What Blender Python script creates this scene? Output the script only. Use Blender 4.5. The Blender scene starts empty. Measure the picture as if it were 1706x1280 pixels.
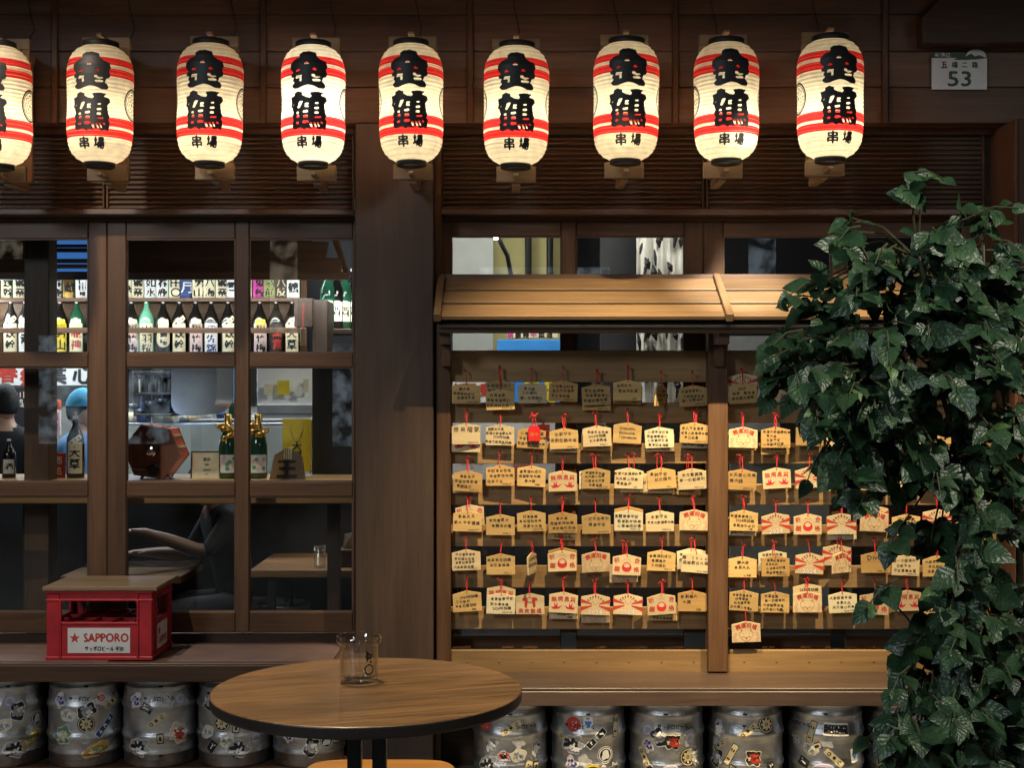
import bpy, math, random
import numpy as np
from mathutils import Matrix, Vector

random.seed(7)
rng = np.random.RandomState(7)
R = math.radians
SC = bpy.context.scene
COL = SC.collection

# ------------------------------------------------------------------ camera
F, CX, CY, CZ = 2275.0, 853.0, 640.0, 1.70
cam_d = bpy.data.cameras.new('camera')
cam_d.sensor_width = 36.0
cam_d.lens = 36.0 * F / 1706.0
cam_d.clip_end = 500.0
cam = bpy.data.objects.new('camera', cam_d)
COL.objects.link(cam)
cam.location = (0, 0, CZ)
cam.rotation_euler = (R(90), 0, 0)
SC.camera = cam

# ------------------------------------------------------------------ night sky, exposure
world = bpy.data.worlds.new('World')
SC.world = world
world.use_nodes = True
wn = world.node_tree
sky = wn.nodes.new('ShaderNodeTexSky')
sky.sky_type = 'NISHITA'
sky.sun_disc = False
sky.sun_elevation = R(12)
sky.sun_rotation = R(180)
bg = wn.nodes['Background']
wn.links.new(sky.outputs['Color'], bg.inputs['Color'])
bg.inputs['Strength'].default_value = 0.004
vs = SC.view_settings
vs.view_transform = 'Standard'
vs.look = 'None'
vs.exposure = 0.0
vs.gamma = 1.0
SC.cycles.use_adaptive_sampling = False
SC.cycles.max_bounces = 8
SC.cycles.transparent_max_bounces = 12
SC.cycles.sample_clamp_indirect = 4.0
SC.cycles.caustics_reflective = False
SC.cycles.caustics_refractive = False


def lamp(name, kind, loc, power, color, target=None, size=0.05, spot=60, blend=0.4, sx=None, sy=None):
    d = bpy.data.lights.new(name, kind)
    d.energy = power
    d.color = color
    if kind == 'AREA':
        if sx:
            d.shape = 'RECTANGLE'; d.size = sx; d.size_y = sy
        else:
            d.size = size
    else:
        d.shadow_soft_size = size
    if kind == 'SPOT':
        d.spot_size = R(spot); d.spot_blend = blend
    o = bpy.data.objects.new(name, d)
    COL.objects.link(o)
    o.location = loc
    if target is not None:
        v = Vector(target) - Vector(loc)
        o.rotation_euler = v.to_track_quat('-Z', 'Y').to_euler()
    return o


WARM = (1.0, 0.75, 0.41)
# the shop's ceiling spots out under the eaves (above the frame) and the street's light, plus added fill for the kegs
lamp('eave_spot_light', 'SPOT', (0.42, 4.45, 3.5), 560, WARM, (0.34, 5.85, 0.95), 0.014, 48, 0.9)
lamp('eave_spot_light', 'SPOT', (1.75, 4.45, 3.5), 560, WARM, (1.42, 5.85, 0.95), 0.014, 48, 0.9)
lamp('eave_spot_light', 'SPOT', (1.12, 4.6, 3.35), 900, (1.0, 0.88, 0.70), (0.96, 5.82, 2.11), 0.06, 21, 1.0)
lamp('eave_spot_light', 'SPOT', (-0.75, 3.7, 3.6), 290, WARM, (-0.42, 3.25, 0.95), 0.03, 42, 0.9)
lamp('eave_spot_light', 'SPOT', (-2.1, 4.6, 3.6), 150, (1.0, 0.82, 0.62), (-1.75, 5.8, 0.9), 0.03, 80, 0.9)
lamp('eave_spot_light', 'SPOT', (1.7, 2.3, 3.5), 110, (1.0, 0.92, 0.76), (1.05, 3.25, 1.7), 0.03, 52, 0.8)
for x_ in (-2.4, -0.2, 1.6):
    lamp('keg_bounce_light', 'SPOT', (x_, 4.35, 3.6), 120, (1.0, 0.88, 0.74), (x_, 4.4, 0), 0.04, 50, 0.6)  # added downlights that bounce off the paving onto the kegs
lamp('street_lamp_fill_light', 'AREA', (-4.5, -2.5, 5.0), 165, (0.86, 0.93, 1.0), (0, 5.5, 0.9), 1.2)
lamp('street_lamp_fill_light', 'AREA', (5.5, -3.5, 4.5), 32, (1.0, 0.93, 0.84), (0.6, 5.5, 0.6), 1.2)  # second lamp, added to brighten the kegs


# ------------------------------------------------------------------ helpers
def P(px, py, Y):
    return Vector(((px - CX) * Y / F, Y, CZ - (py - CY) * Y / F))


def wmat(o):
    m = o.matrix_basis.copy()
    if o.parent:
        m = wmat(o.parent) @ o.matrix_parent_inverse @ m
    return m


def put(child, parent):
    child.parent = parent
    child.matrix_parent_inverse = wmat(parent).inverted()
    return child


def tag(o, label=None, cat=None, group=None, kind=None):
    if label: o['label'] = label
    if cat: o['category'] = cat
    if group: o['group'] = group
    if kind: o['kind'] = kind
    return o


def empty(name, loc, label=None, cat=None, group=None):
    o = bpy.data.objects.new(name, None)
    COL.objects.link(o)
    o.location = loc
    o.empty_display_size = 0.05
    return tag(o, label, cat, group)


def mesh(name, verts, faces, mats, fm=None, smooth=False):
    me = bpy.data.meshes.new(name)
    me.from_pydata([tuple(v) for v in verts], [], [tuple(f) for f in faces])
    for m in (mats if isinstance(mats, (list, tuple)) else [mats]):
        me.materials.append(m)
    if fm is not None:
        me.polygons.foreach_set('material_index', np.array(fm, dtype=np.int32))
    if smooth:
        me.polygons.foreach_set('use_smooth', np.ones(len(me.polygons), dtype=bool))
    me.update()
    return me


def obj(name, me, loc=(0, 0, 0), parent=None, rot=None):
    o = bpy.data.objects.new(name, me)
    COL.objects.link(o)
    o.location = loc
    if rot is not None:
        o.rotation_euler = rot
    if parent is not None:
        put(o, parent)
    return o


class Geo:
    """collects verts / faces / material index"""
    def __init__(self):
        self.v = []; self.f = []; self.m = []

    def add(self, verts, faces, m=0, mat=None):
        b = len(self.v)
        for p in verts:
            self.v.append(tuple(mat @ Vector(p)) if mat is not None else tuple(p))
        for f in faces:
            self.f.append(tuple(i + b for i in f)); self.m.append(m)
        return self

    def box(self, x0, x1, y0, y1, z0, z1, m=0, b=0.0, mat=None):
        v, f = box_geo(x1 - x0, y1 - y0, z1 - z0, b)
        c = Vector(((x0 + x1) / 2, (y0 + y1) / 2, (z0 + z1) / 2))
        return self.add([Vector(p) + c for p in v], f, m, mat)

    def tube(self, pts, r, n=8, m=0, cap=True):
        v, f = tube_geo(pts, r, n, cap)
        return self.add(v, f, m)

    def lathe(self, prof, n=24, m=0, mat=None):
        v, f = lathe_geo(prof, n)
        return self.add(v, f, m, mat)

    def mesh(self, name, mats, smooth=False):
        return mesh(name, self.v, self.f, mats, self.m, smooth)


def box_geo(w, d, h, b=0.0):
    x, y, z = w / 2, d / 2, h / 2
    if b <= 0:
        v = [(-x, -y, -z), (x, -y, -z), (x, y, -z), (-x, y, -z), (-x, -y, z), (x, -y, z), (x, y, z), (-x, y, z)]
        f = [(0, 3, 2, 1), (4, 5, 6, 7), (0, 1, 5, 4), (1, 2, 6, 5), (2, 3, 7, 6), (3, 0, 4, 7)]
        return v, f
    b = min(b, x * .45, y * .45, z * .45)
    v = []; idx = {}
    for sx in (-1, 1):
        for sy in (-1, 1):
            for sz in (-1, 1):
                for a in range(3):
                    p = [sx * x, sy * y, sz * z]
                    for k in range(3):
                        if k != a:
                            p[k] -= (sx, sy, sz)[k] * b
                    idx[(sx, sy, sz, a)] = len(v)
                    v.append(tuple(p))
    f = []
    S = [(-1, -1), (1, -1), (1, 1), (-1, 1)]

    def face(ids, n):
        a, bb, c = (Vector(v[i]) for i in ids[:3])
        if (bb - a).cross(c - a).dot(Vector(n)) < 0:
            ids = ids[::-1]
        f.append(tuple(ids))

    def key(a, s, o1, o2):
        k = [0, 0, 0]; k[a] = s
        oth = [i for i in range(3) if i != a]
        k[oth[0]] = o1; k[oth[1]] = o2
        return tuple(k)
    for a in range(3):
        for s in (-1, 1):
            n = [0, 0, 0]; n[a] = s
            face([idx[key(a, s, p, q) + (a,)] for p, q in S], n)
    for a in range(3):
        o1, o2 = [i for i in range(3) if i != a]
        for s1 in (-1, 1):
            for s2 in (-1, 1):
                k0 = [0, 0, 0]; k0[o1] = s1; k0[o2] = s2
                ka = list(k0); ka[a] = -1; kb = list(k0); kb[a] = 1
                face([idx[tuple(ka) + (o1,)], idx[tuple(kb) + (o1,)], idx[tuple(kb) + (o2,)], idx[tuple(ka) + (o2,)]], k0)
    for sx in (-1, 1):
        for sy in (-1, 1):
            for sz in (-1, 1):
                face([idx[(sx, sy, sz, a)] for a in range(3)], (sx, sy, sz))
    return v, f


def tube_geo(pts, r, n=8, cap=True):
    pts = [Vector(p) for p in pts]
    rs = r if isinstance(r, (list, tuple)) else [r] * len(pts)
    v = []; f = []
    up = None
    for i, p in enumerate(pts):
        t = (pts[min(i + 1, len(pts) - 1)] - pts[max(i - 1, 0)]).normalized()
        if up is None:
            up = Vector((0, 0, 1)) if abs(t.z) < .9 else Vector((1, 0, 0))
        a = t.cross(up).normalized()
        bb = a.cross(t).normalized()
        up = bb
        for k in range(n):
            an = 2 * math.pi * k / n
            v.append(p + (a * math.cos(an) + bb * math.sin(an)) * rs[i])
    for i in range(len(pts) - 1):
        for k in range(n):
            f.append((i * n + k, (i + 1) * n + k, (i + 1) * n + (k + 1) % n, i * n + (k + 1) % n))
    if cap:
        f.append(tuple(range(n)))
        f.append(tuple((len(pts) - 1) * n + k for k in reversed(range(n))))
    return v, f


def lathe_geo(prof, n=24):
    """profile [(r, z)], about z; closes where r = 0"""
    v = []; f = []; rows = []
    for r, z in prof:
        if r <= 1e-6:
            rows.append([len(v)] * n); v.append((0, 0, z))
        else:
            rows.append([len(v) + k for k in range(n)])
            for k in range(n):
                a = 2 * math.pi * k / n
                v.append((r * math.cos(a), r * math.sin(a), z))
    for i in range(len(rows) - 1):
        for k in range(n):
            q = [rows[i][k], rows[i][(k + 1) % n], rows[i + 1][(k + 1) % n], rows[i + 1][k]]
            u = []
            for t in q:
                if t not in u: u.append(t)
            if len(u) > 2: f.append(tuple(u))
    return v, f


# ------------------------------------------------------------------ materials
def nodes(name):
    m = bpy.data.materials.new(name)
    m.use_nodes = True
    nt = m.node_tree
    return m, nt, nt.nodes['Principled BSDF']


def paint(name, c, rough=0.5, metal=0.0, var=0.12, scale=9.0, bump=0.0, spec=0.5, coat=0.0):
    m, nt, p = nodes(name)
    N, L = nt.nodes, nt.links
    tc = N.new('ShaderNodeTexCoord')
    no = N.new('ShaderNodeTexNoise')
    no.inputs['Scale'].default_value = scale; no.inputs['Detail'].default_value = 6
    oi = N.new('ShaderNodeObjectInfo')
    ad = N.new('ShaderNodeVectorMath'); ad.operation = 'MULTIPLY_ADD'
    ad.inputs[1].default_value = (7, 5, 3)
    L.new(oi.outputs['Random'], ad.inputs[0]); L.new(tc.outputs['Object'], ad.inputs[2])
    L.new(ad.outputs[0], no.inputs['Vector'])
    mr = N.new('ShaderNodeMapRange')
    mr.inputs['From Min'].default_value = .3; mr.inputs['From Max'].default_value = .7
    mr.inputs['To Min'].default_value = 1 - var; mr.inputs['To Max'].default_value = 1 + var
    L.new(no.outputs['Fac'], mr.inputs['Value'])
    mx = N.new('ShaderNodeVectorMath'); mx.operation = 'SCALE'
    mx.inputs[0].default_value = c
    L.new(mr.outputs[0], mx.inputs['Scale'])
    L.new(mx.outputs[0], p.inputs['Base Color'])
    p.inputs['Roughness'].default_value = rough
    p.inputs['Metallic'].default_value = metal
    p.inputs['Specular IOR Level'].default_value = spec
    p.inputs['Coat Weight'].default_value = coat
    if bump:
        bu = N.new('ShaderNodeBump'); bu.inputs['Strength'].default_value = bump; bu.inputs['Distance'].default_value = .004
        L.new(no.outputs['Fac'], bu.inputs['Height']); L.new(bu.outputs[0], p.inputs['Normal'])
    return m


def wood(name, dark, light, axis, rough=0.45, fine=1.0, coat=0.0, bump=0.25, tone=0.25, lo=.28, hi=.74):
    m, nt, p = nodes(name)
    dark = (dark[0] * .96, dark[1] * 1.02, dark[2] * 1.05)
    light = (light[0] * .96, light[1] * 1.02, light[2] * 1.04)
    N, L = nt.nodes, nt.links
    tc = N.new('ShaderNodeTexCoord')
    oi = N.new('ShaderNodeObjectInfo')
    ad = N.new('ShaderNodeVectorMath'); ad.operation = 'MULTIPLY_ADD'
    ad.inputs[1].default_value = (11, 7, 5)
    L.new(oi.outputs['Random'], ad.inputs[0]); L.new(tc.outputs['Object'], ad.inputs[2])

    def noise(al, ac, det, dist=0.0):
        mp = N.new('ShaderNodeMapping')
        s = [ac * fine] * 3; s[axis] = al * fine
        mp.inputs['Scale'].default_value = s
        L.new(ad.outputs[0], mp.inputs['Vector'])
        n = N.new('ShaderNodeTexNoise')
        n.inputs['Scale'].default_value = 1.0; n.inputs['Detail'].default_value = det
        n.inputs['Roughness'].default_value = .62; n.inputs['Distortion'].default_value = dist
        L.new(mp.outputs[0], n.inputs['Vector'])
        return n
    g = noise(2.2, 42, 8, .35)
    s = noise(7, 170, 3)
    big = noise(.8, 5, 3)
    ra = N.new('ShaderNodeValToRGB')
    ra.color_ramp.elements[0].position = lo; ra.color_ramp.elements[0].color = (*dark, 1)
    ra.color_ramp.elements[1].position = hi; ra.color_ramp.elements[1].color = (*light, 1)
    mx = N.new('ShaderNodeMix'); mx.data_type = 'FLOAT'
    mx.inputs[0].default_value = .35
    L.new(g.outputs['Fac'], mx.inputs[2]); L.new(s.outputs['Fac'], mx.inputs[3])
    L.new(mx.outputs[0], ra.inputs['Fac'])
    # board to board and blotch variation
    mr = N.new('ShaderNodeMapRange')
    mr.inputs['To Min'].default_value = 1 - tone; mr.inputs['To Max'].default_value = 1 + tone
    L.new(big.outputs['Fac'], mr.inputs['Value'])
    mr.inputs['From Min'].default_value = .3; mr.inputs['From Max'].default_value = .7
    m2 = N.new('ShaderNodeMapRange')
    m2.inputs['To Min'].default_value = 1 - tone * .7; m2.inputs['To Max'].default_value = 1 + tone * .7
    L.new(oi.outputs['Random'], m2.inputs['Value'])
    mu = N.new('ShaderNodeMath'); mu.operation = 'MULTIPLY'
    L.new(mr.outputs[0], mu.inputs[0]); L.new(m2.outputs[0], mu.inputs[1])
    vm = N.new('ShaderNodeVectorMath'); vm.operation = 'SCALE'
    L.new(ra.outputs['Color'], vm.inputs[0]); L.new(mu.outputs[0], vm.inputs['Scale'])
    L.new(vm.outputs[0], p.inputs['Base Color'])
    rr = N.new('ShaderNodeMapRange')
    rr.inputs['To Min'].default_value = rough - .08; rr.inputs['To Max'].default_value = rough + .15
    L.new(g.outputs['Fac'], rr.inputs['Value']); L.new(rr.outputs[0], p.inputs['Roughness'])
    p.inputs['Specular IOR Level'].default_value = .35
    p.inputs['Coat Weight'].default_value = coat; p.inputs['Coat Roughness'].default_value = .22
    bu = N.new('ShaderNodeBump'); bu.inputs['Strength'].default_value = bump; bu.inputs['Distance'].default_value = .0015
    L.new(mx.outputs[0], bu.inputs['Height']); L.new(bu.outputs[0], p.inputs['Normal'])
    return m


def wood3(name, dark, light, **k):
    return [wood(f'{name} {a}', dark, light, i, **k) for i, a in enumerate('xyz')]


W_DARK = wood3('walnut stained timber', (.040, .020, .012), (.115, .058, .032), rough=.42)
W_FRAME = wood3('brown window timber', (.070, .034, .017), (.165, .083, .042), rough=.40)
W_FASC = wood3('fascia timber', (.085, .050, .034), (.19, .115, .080), rough=.45, tone=.35)
W_LOUV = wood3('louvre timber', (.105, .066, .044), (.135, .085, .058), rough=.55, bump=.0, tone=.12)
W_BOARD = wood3('rack timber', (.21, .12, .050), (.41, .245, .11), rough=.5)
W_AWN = wood3('awning timber', (.10, .058, .030), (.20, .122, .066), rough=.5)
W_CNT = wood3('counter timber', (.085, .050, .036), (.165, .102, .074), rough=.36, coat=.2)
W_TABLE = wood3('table timber', (.10, .046, .018), (.34, .17, .068), rough=.33, coat=.3, fine=1.1, bump=.5)
W_LIGHT = wood3('pale bracket timber', (.20, .125, .065), (.36, .235, .13), rough=.5)
W_EMA = wood3('plaque cypress', (.50, .30, .11), (.72, .48, .20), rough=.6, tone=.26, bump=.1)
W_EMAP = wood3('pale plaque cypress', (.58, .42, .23), (.77, .60, .37), rough=.6, tone=.18, bump=.1)
W_STOOL = wood3('stool timber', (.42, .17, .035), (.72, .33, .08), rough=.35, coat=.2)
W_PIL = wood3('reddish pillar timber', (.090, .036, .018), (.20, .085, .042), rough=.5)
W_POST = wood3('dark post timber', (.048, .029, .020), (.080, .049, .034), rough=.5, tone=.22)
W_DRUM = wood3('drum timber', (.075, .028, .018), (.19, .078, .048), rough=.35)

M_BLACK = paint('black ink', (.012, .012, .012), .55)
M_INK = paint('pen ink', (.03, .025, .02), .6)
M_RED = paint('red print', (.50, .045, .03), .55)
M_PINK = paint('faded red print', (.62, .22, .14), .6)
M_CORD = paint('red cord', (.62, .02, .03), .6, bump=.3, scale=300)
M_BLKMETAL = paint('black painted steel', (.018, .018, .020), .38, .2)
M_DKEDGE = paint('dark table edge', (.028, .020, .016), .45)
M_KEG = None
M_CHROME = paint('chrome', (.75, .76, .78), .12, 1.0, .05)
M_GOLD = paint('gold foil', (.85, .55, .16), .28, 1.0, .1, 30, .6)
M_STEEL = paint('brushed steel', (.55, .57, .60), .32, 1.0, .08)
M_CRATE = paint('red crate plastic', (.46, .020, .028), .42, 0, .22, 11)
M_WHITE = paint('white print', (.78, .78, .76), .5)
M_GREYW = paint('sign enamel', (.86, .87, .86), .35)
M_GREEN = paint('sign green', (.012, .06, .045), .4)
M_NAVY = paint('navy print', (.03, .06, .20), .5)
M_CREAM = paint('cream paper', (.76, .69, .46), .6)
M_YEL = paint('yellow paper', (.80, .62, .04), .55)
M_MAG = paint('magenta paper', (.62, .05, .33), .55)
M_OLIVE = paint('olive paper', (.30, .32, .12), .6)
M_ORANGE = paint('orange red lacquer', (.68, .10, .03), .35)
M_LILAC = paint('lilac print', (.52, .46, .68), .5)
M_TANP = paint('tan print', (.62, .52, .30), .55)
M_PALEPINK = paint('pale pink print', (.75, .56, .54), .55)
M_GREENP = paint('green print', (.10, .32, .18), .5)
M_GREYP = paint('grey print', (.33, .34, .35), .5)
M_GREYL = paint('worn sticker paper', (.50, .50, .48), .55, 0, .25, 40)
M_DARKWALL = paint('dark plaster', (.020, .021, .025), .7)
M_FLOOR = paint('grey paving', (.24, .235, .22), .6, 0, .25, 4, .3)
M_INFLOOR = paint('dark floor tile', (.05, .05, .05), .5, 0, .2, 4)
M_WALLY = paint('ochre plaster', (.58, .52, .22), .7, 0, .05)
M_WALLG = paint('grey plaster', (.36, .38, .36), .7, 0, .06)
M_BLUEW = paint('blue panel', (.05, .22, .62), .5)
M_CLOTH = paint('white cloth', (.78, .76, .70), .8, 0, .06)
M_SKIN = paint('skin', (.40, .23, .15), .5, 0, .05)
M_SHIRT = paint('black shirt', (.007, .008, .011), .85, 0, .2)
M_BLUESHIRT = paint('blue work shirt', (.08, .22, .42), .75)
M_CAP = paint('cyan cap', (.05, .36, .60), .8)
M_TROUS = paint('dark trousers', (.02, .02, .025), .8)
M_HAIR = paint('black hair', (.010, .009, .008), .75, 0, .4, 60, 1.0)
M_POSTERB = paint('poster blue', (.05, .28, .75), .4)


def glassy(name, tint, refl=1.0, rough=0.0):
    m = bpy.data.materials.new(name); m.use_nodes = True
    nt = m.node_tree; N, L = nt.nodes, nt.links
    N.remove(N['Principled BSDF'])
    out = N['Material Output']
    tr = N.new('ShaderNodeBsdfTransparent'); tr.inputs[0].default_value = (*tint, 1)
    gl = N.new('ShaderNodeBsdfGlossy'); gl.inputs['Roughness'].default_value = rough
    lw = N.new('ShaderNodeLayerWeight'); lw.inputs['Blend'].default_value = .5
    pw = N.new('ShaderNodeMath'); pw.operation = 'POWER'; pw.inputs[1].default_value = 3.5
    L.new(lw.outputs['Facing'], pw.inputs[0])
    mu = N.new('ShaderNodeMath'); mu.operation = 'MULTIPLY_ADD'; mu.inputs[1].default_value = .8 * refl; mu.inputs[2].default_value = .04 * refl
    mu.use_clamp = True
    L.new(pw.outputs[0], mu.inputs[0])
    mx = N.new('ShaderNodeMixShader')
    L.new(mu.outputs[0], mx.inputs[0]); L.new(tr.outputs[0], mx.inputs[1]); L.new(gl.outputs[0], mx.inputs[2])
    L.new(mx.outputs[0], out.inputs[0])
    return m


M_PANE = glassy('window glass', (.93, .95, .95), .9)
M_TUMBLER = glassy('clear glass', (.95, .965, .96), 1.15, .03)
M_BOT_DK = paint('dark brown bottle glass', (.008, .007, .006), .08, 0, .1, spec=.7)
M_BOT_GR = paint('green bottle glass', (.015, .075, .04), .08, 0, .1, spec=.7)
M_BOT_LG = paint('pale green bottle glass', (.12, .36, .24), .10, 0, .1, spec=.7)
M_BOT_BL = paint('blue bottle glass', (.02, .05, .30), .10, 0, .1, spec=.7)


def emit(name, c, s):
    m = bpy.data.materials.new(name); m.use_nodes = True
    p = m.node_tree.nodes['Principled BSDF']
    p.inputs['Base Color'].default_value = (*c, 1)
    p.inputs['Emission Color'].default_value = (*c, 1)
    p.inputs['Emission Strength'].default_value = s
    return m


M_LED = emit('led strip', (.86, .95, 1.0), 9)
M_BULB = emit('bulb', (1, .93, .8), 60)
M_BLUEGLOW = emit('blue glow panel', (.07, .26, .75), .55)


def keg_steel():
    m, nt, p = nodes('keg steel')
    N, L = nt.nodes, nt.links
    tc = N.new('ShaderNodeTexCoord')
    mp = N.new('ShaderNodeMapping'); mp.inputs['Scale'].default_value = (14, 14, 160)
    L.new(tc.outputs['Object'], mp.inputs['Vector'])
    n1 = N.new('ShaderNodeTexNoise'); n1.inputs['Scale'].default_value = 1; n1.inputs['Detail'].default_value = 5
    L.new(mp.outputs[0], n1.inputs['Vector'])
    oi = N.new('ShaderNodeObjectInfo')
    ad = N.new('ShaderNodeVectorMath'); ad.operation = 'MULTIPLY_ADD'; ad.inputs[1].default_value = (9, 5, 3)
    L.new(oi.outputs['Random'], ad.inputs[0]); L.new(tc.outputs['Object'], ad.inputs[2])
    n2 = N.new('ShaderNodeTexNoise'); n2.inputs['Scale'].default_value = 13; n2.inputs['Detail'].default_value = 7
    L.new(ad.outputs[0], n2.inputs['Vector'])
    ra = N.new('ShaderNodeValToRGB')
    ra.color_ramp.elements[0].position = .3; ra.color_ramp.elements[0].color = (.36, .36, .36, 1)
    ra.color_ramp.elements[1].position = .65; ra.color_ramp.elements[1].color = (.60, .60, .60, 1)
    L.new(n2.outputs['Fac'], ra.inputs['Fac']); L.new(ra.outputs[0], p.inputs['Base Color'])
    p.inputs['Metallic'].default_value = 1.0
    mr = N.new('ShaderNodeMapRange'); mr.inputs['To Min'].default_value = .27; mr.inputs['To Max'].default_value = .50
    L.new(n2.outputs['Fac'], mr.inputs['Value']); L.new(mr.outputs[0], p.inputs['Roughness'])
    bu = N.new('ShaderNodeBump'); bu.inputs['Strength'].default_value = .35; bu.inputs['Distance'].default_value = .004
    n3 = N.new('ShaderNodeTexNoise'); n3.inputs['Scale'].default_value = 22; n3.inputs['Detail'].default_value = 2
    L.new(ad.outputs[0], n3.inputs['Vector'])
    sm_ = N.new('ShaderNodeMath'); sm_.operation = 'MULTIPLY_ADD'; sm_.inputs[1].default_value = 2.0
    L.new(n3.outputs['Fac'], sm_.inputs[0]); L.new(n1.outputs['Fac'], sm_.inputs[2])
    L.new(sm_.outputs[0], bu.inputs['Height']); L.new(bu.outputs[0], p.inputs['Normal'])
    return m


M_KEG = keg_steel()


def lantern_paper(name, c):
    m = bpy.data.materials.new(name); m.use_nodes = True
    nt = m.node_tree; N, L = nt.nodes, nt.links
    N.remove(N['Principled BSDF'])
    out = N['Material Output']
    tc = N.new('ShaderNodeTexCoord')
    no = N.new('ShaderNodeTexNoise'); no.inputs['Scale'].default_value = 26; no.inputs['Detail'].default_value = 5
    oi = N.new('ShaderNodeObjectInfo')
    ad = N.new('ShaderNodeVectorMath'); ad.operation = 'MULTIPLY_ADD'; ad.inputs[1].default_value = (9, 5, 3)
    L.new(oi.outputs['Random'], ad.inputs[0]); L.new(tc.outputs['Object'], ad.inputs[2])
    L.new(ad.outputs[0], no.inputs['Vector'])
    mr = N.new('ShaderNodeMapRange'); mr.inputs['To Min'].default_value = .62; mr.inputs['To Max'].default_value = 1.2
    L.new(no.outputs['Fac'], mr.inputs['Value'])
    sc = N.new('ShaderNodeVectorMath'); sc.operation = 'SCALE'; sc.inputs[0].default_value = c
    L.new(mr.outputs[0], sc.inputs['Scale'])
    tl = N.new('ShaderNodeBsdfTranslucent'); df = N.new('ShaderNodeBsdfDiffuse')
    L.new(sc.outputs[0], tl.inputs[0]); L.new(sc.outputs[0], df.inputs[0])
    mx = N.new('ShaderNodeMixShader'); mx.inputs[0].default_value = .38
    L.new(tl.outputs[0], mx.inputs[1]); L.new(df.outputs[0], mx.inputs[2])
    L.new(mx.outputs[0], out.inputs[0])
    return m


M_PAPER = lantern_paper('lantern paper', (.90, .86, .66))
M_PAPRED = lantern_paper('red lantern paper', (.80, .035, .035))


def leaf_material(name, c1, c2):
    m, nt, p = nodes(name)
    N, L = nt.nodes, nt.links
    uv = N.new('ShaderNodeUVMap')
    sx = N.new('ShaderNodeSeparateXYZ'); L.new(uv.outputs[0], sx.inputs[0])
    a = N.new('ShaderNodeMath'); a.operation = 'SUBTRACT'; a.inputs[1].default_value = .5; L.new(sx.outputs[0], a.inputs[0])
    b = N.new('ShaderNodeMath'); b.operation = 'ABSOLUTE'; L.new(a.outputs[0], b.inputs[0])
    c = N.new('ShaderNodeMath'); c.operation = 'MULTIPLY_ADD'; c.inputs[1].default_value = -.55
    L.new(b.outputs[0], c.inputs[0]); L.new(sx.outputs[1], c.inputs[2])
    d = N.new('ShaderNodeMath'); d.operation = 'MULTIPLY'; d.inputs[1].default_value = 34; L.new(c.outputs[0], d.inputs[0])
    e = N.new('ShaderNodeMath'); e.operation = 'SINE'; L.new(d.outputs[0], e.inputs[0])
    # midrib
    f = N.new('ShaderNodeMapRange'); f.inputs['From Min'].default_value = 0; f.inputs['From Max'].default_value = .05
    f.inputs['To Min'].default_value = -1.5; f.inputs['To Max'].default_value = 0
    L.new(b.outputs[0], f.inputs['Value'])
    g = N.new('ShaderNodeMath'); g.operation = 'ADD'; e2 = N.new('ShaderNodeMath'); e2.operation = 'MULTIPLY'; e2.inputs[1].default_value = .55
    L.new(e.outputs[0], e2.inputs[0]); L.new(e2.outputs[0], g.inputs[0]); L.new(f.outputs[0], g.inputs[1])
    bu = N.new('ShaderNodeBump'); bu.inputs['Strength'].default_value = .22; bu.inputs['Distance'].default_value = .003
    pk = N.new('ShaderNodeTexNoise'); pk.inputs['Scale'].default_value = 70; pk.inputs['Detail'].default_value = 2
    pt = N.new('ShaderNodeTexCoord'); L.new(pt.outputs['Object'], pk.inputs['Vector'])
    pm = N.new('ShaderNodeMath'); pm.operation = 'MULTIPLY_ADD'; pm.inputs[1].default_value = 6.0
    L.new(pk.outputs['Fac'], pm.inputs[0]); L.new(g.outputs[0], pm.inputs[2])
    L.new(pm.outputs[0], bu.inputs['Height']); L.new(bu.outputs[0], p.inputs['Normal'])
    geo = N.new('ShaderNodeNewGeometry')
    no = N.new('ShaderNodeTexNoise'); no.inputs['Scale'].default_value = 16; no.inputs['Detail'].default_value = 4
    L.new(geo.outputs['Position'], no.inputs['Vector'])
    ra = N.new('ShaderNodeValToRGB')
    ra.color_ramp.elements[0].position = .35; ra.color_ramp.elements[0].color = (*c1, 1)
    ra.color_ramp.elements[1].position = .7; ra.color_ramp.elements[1].color = (*c2, 1)
    L.new(no.outputs['Fac'], ra.inputs['Fac']); L.new(ra.outputs[0], p.inputs['Base Color'])
    p.inputs['Roughness'].default_value = .38
    p.inputs['Specular IOR Level'].default_value = .55
    return m


M_LEAF = leaf_material('glossy dark leaf', (.016, .046, .022), (.055, .125, .050))
M_LEAFY = leaf_material('young leaf', (.07, .15, .04), (.13, .24, .07))
M_STEM = paint('plant stem', (.10, .10, .05), .6)


# ------------------------------------------------------------------ print shapes: raster field -> mesh
def in_poly(X, Y, poly):
    c = np.zeros(X.shape, bool)
    n = len(poly)
    for i in range(n):
        x1, y1 = poly[i]; x2, y2 = poly[(i + 1) % n]
        if y1 == y2: continue
        k = ((y1 > Y) != (y2 > Y)) & (X < (x2 - x1) * (Y - y1) / (y2 - y1) + x1)
        c ^= k
    return c


def blur(a, n):
    for _ in range(n):
        p = np.pad(a, 1)
        a = (p[1:-1, 1:-1] * 4 + p[:-2, 1:-1] * 2 + p[2:, 1:-1] * 2 + p[1:-1, :-2] * 2 + p[1:-1, 2:] * 2
             + p[:-2, :-2] + p[:-2, 2:] + p[2:, :-2] + p[2:, 2:]) / 16
    return a


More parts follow.
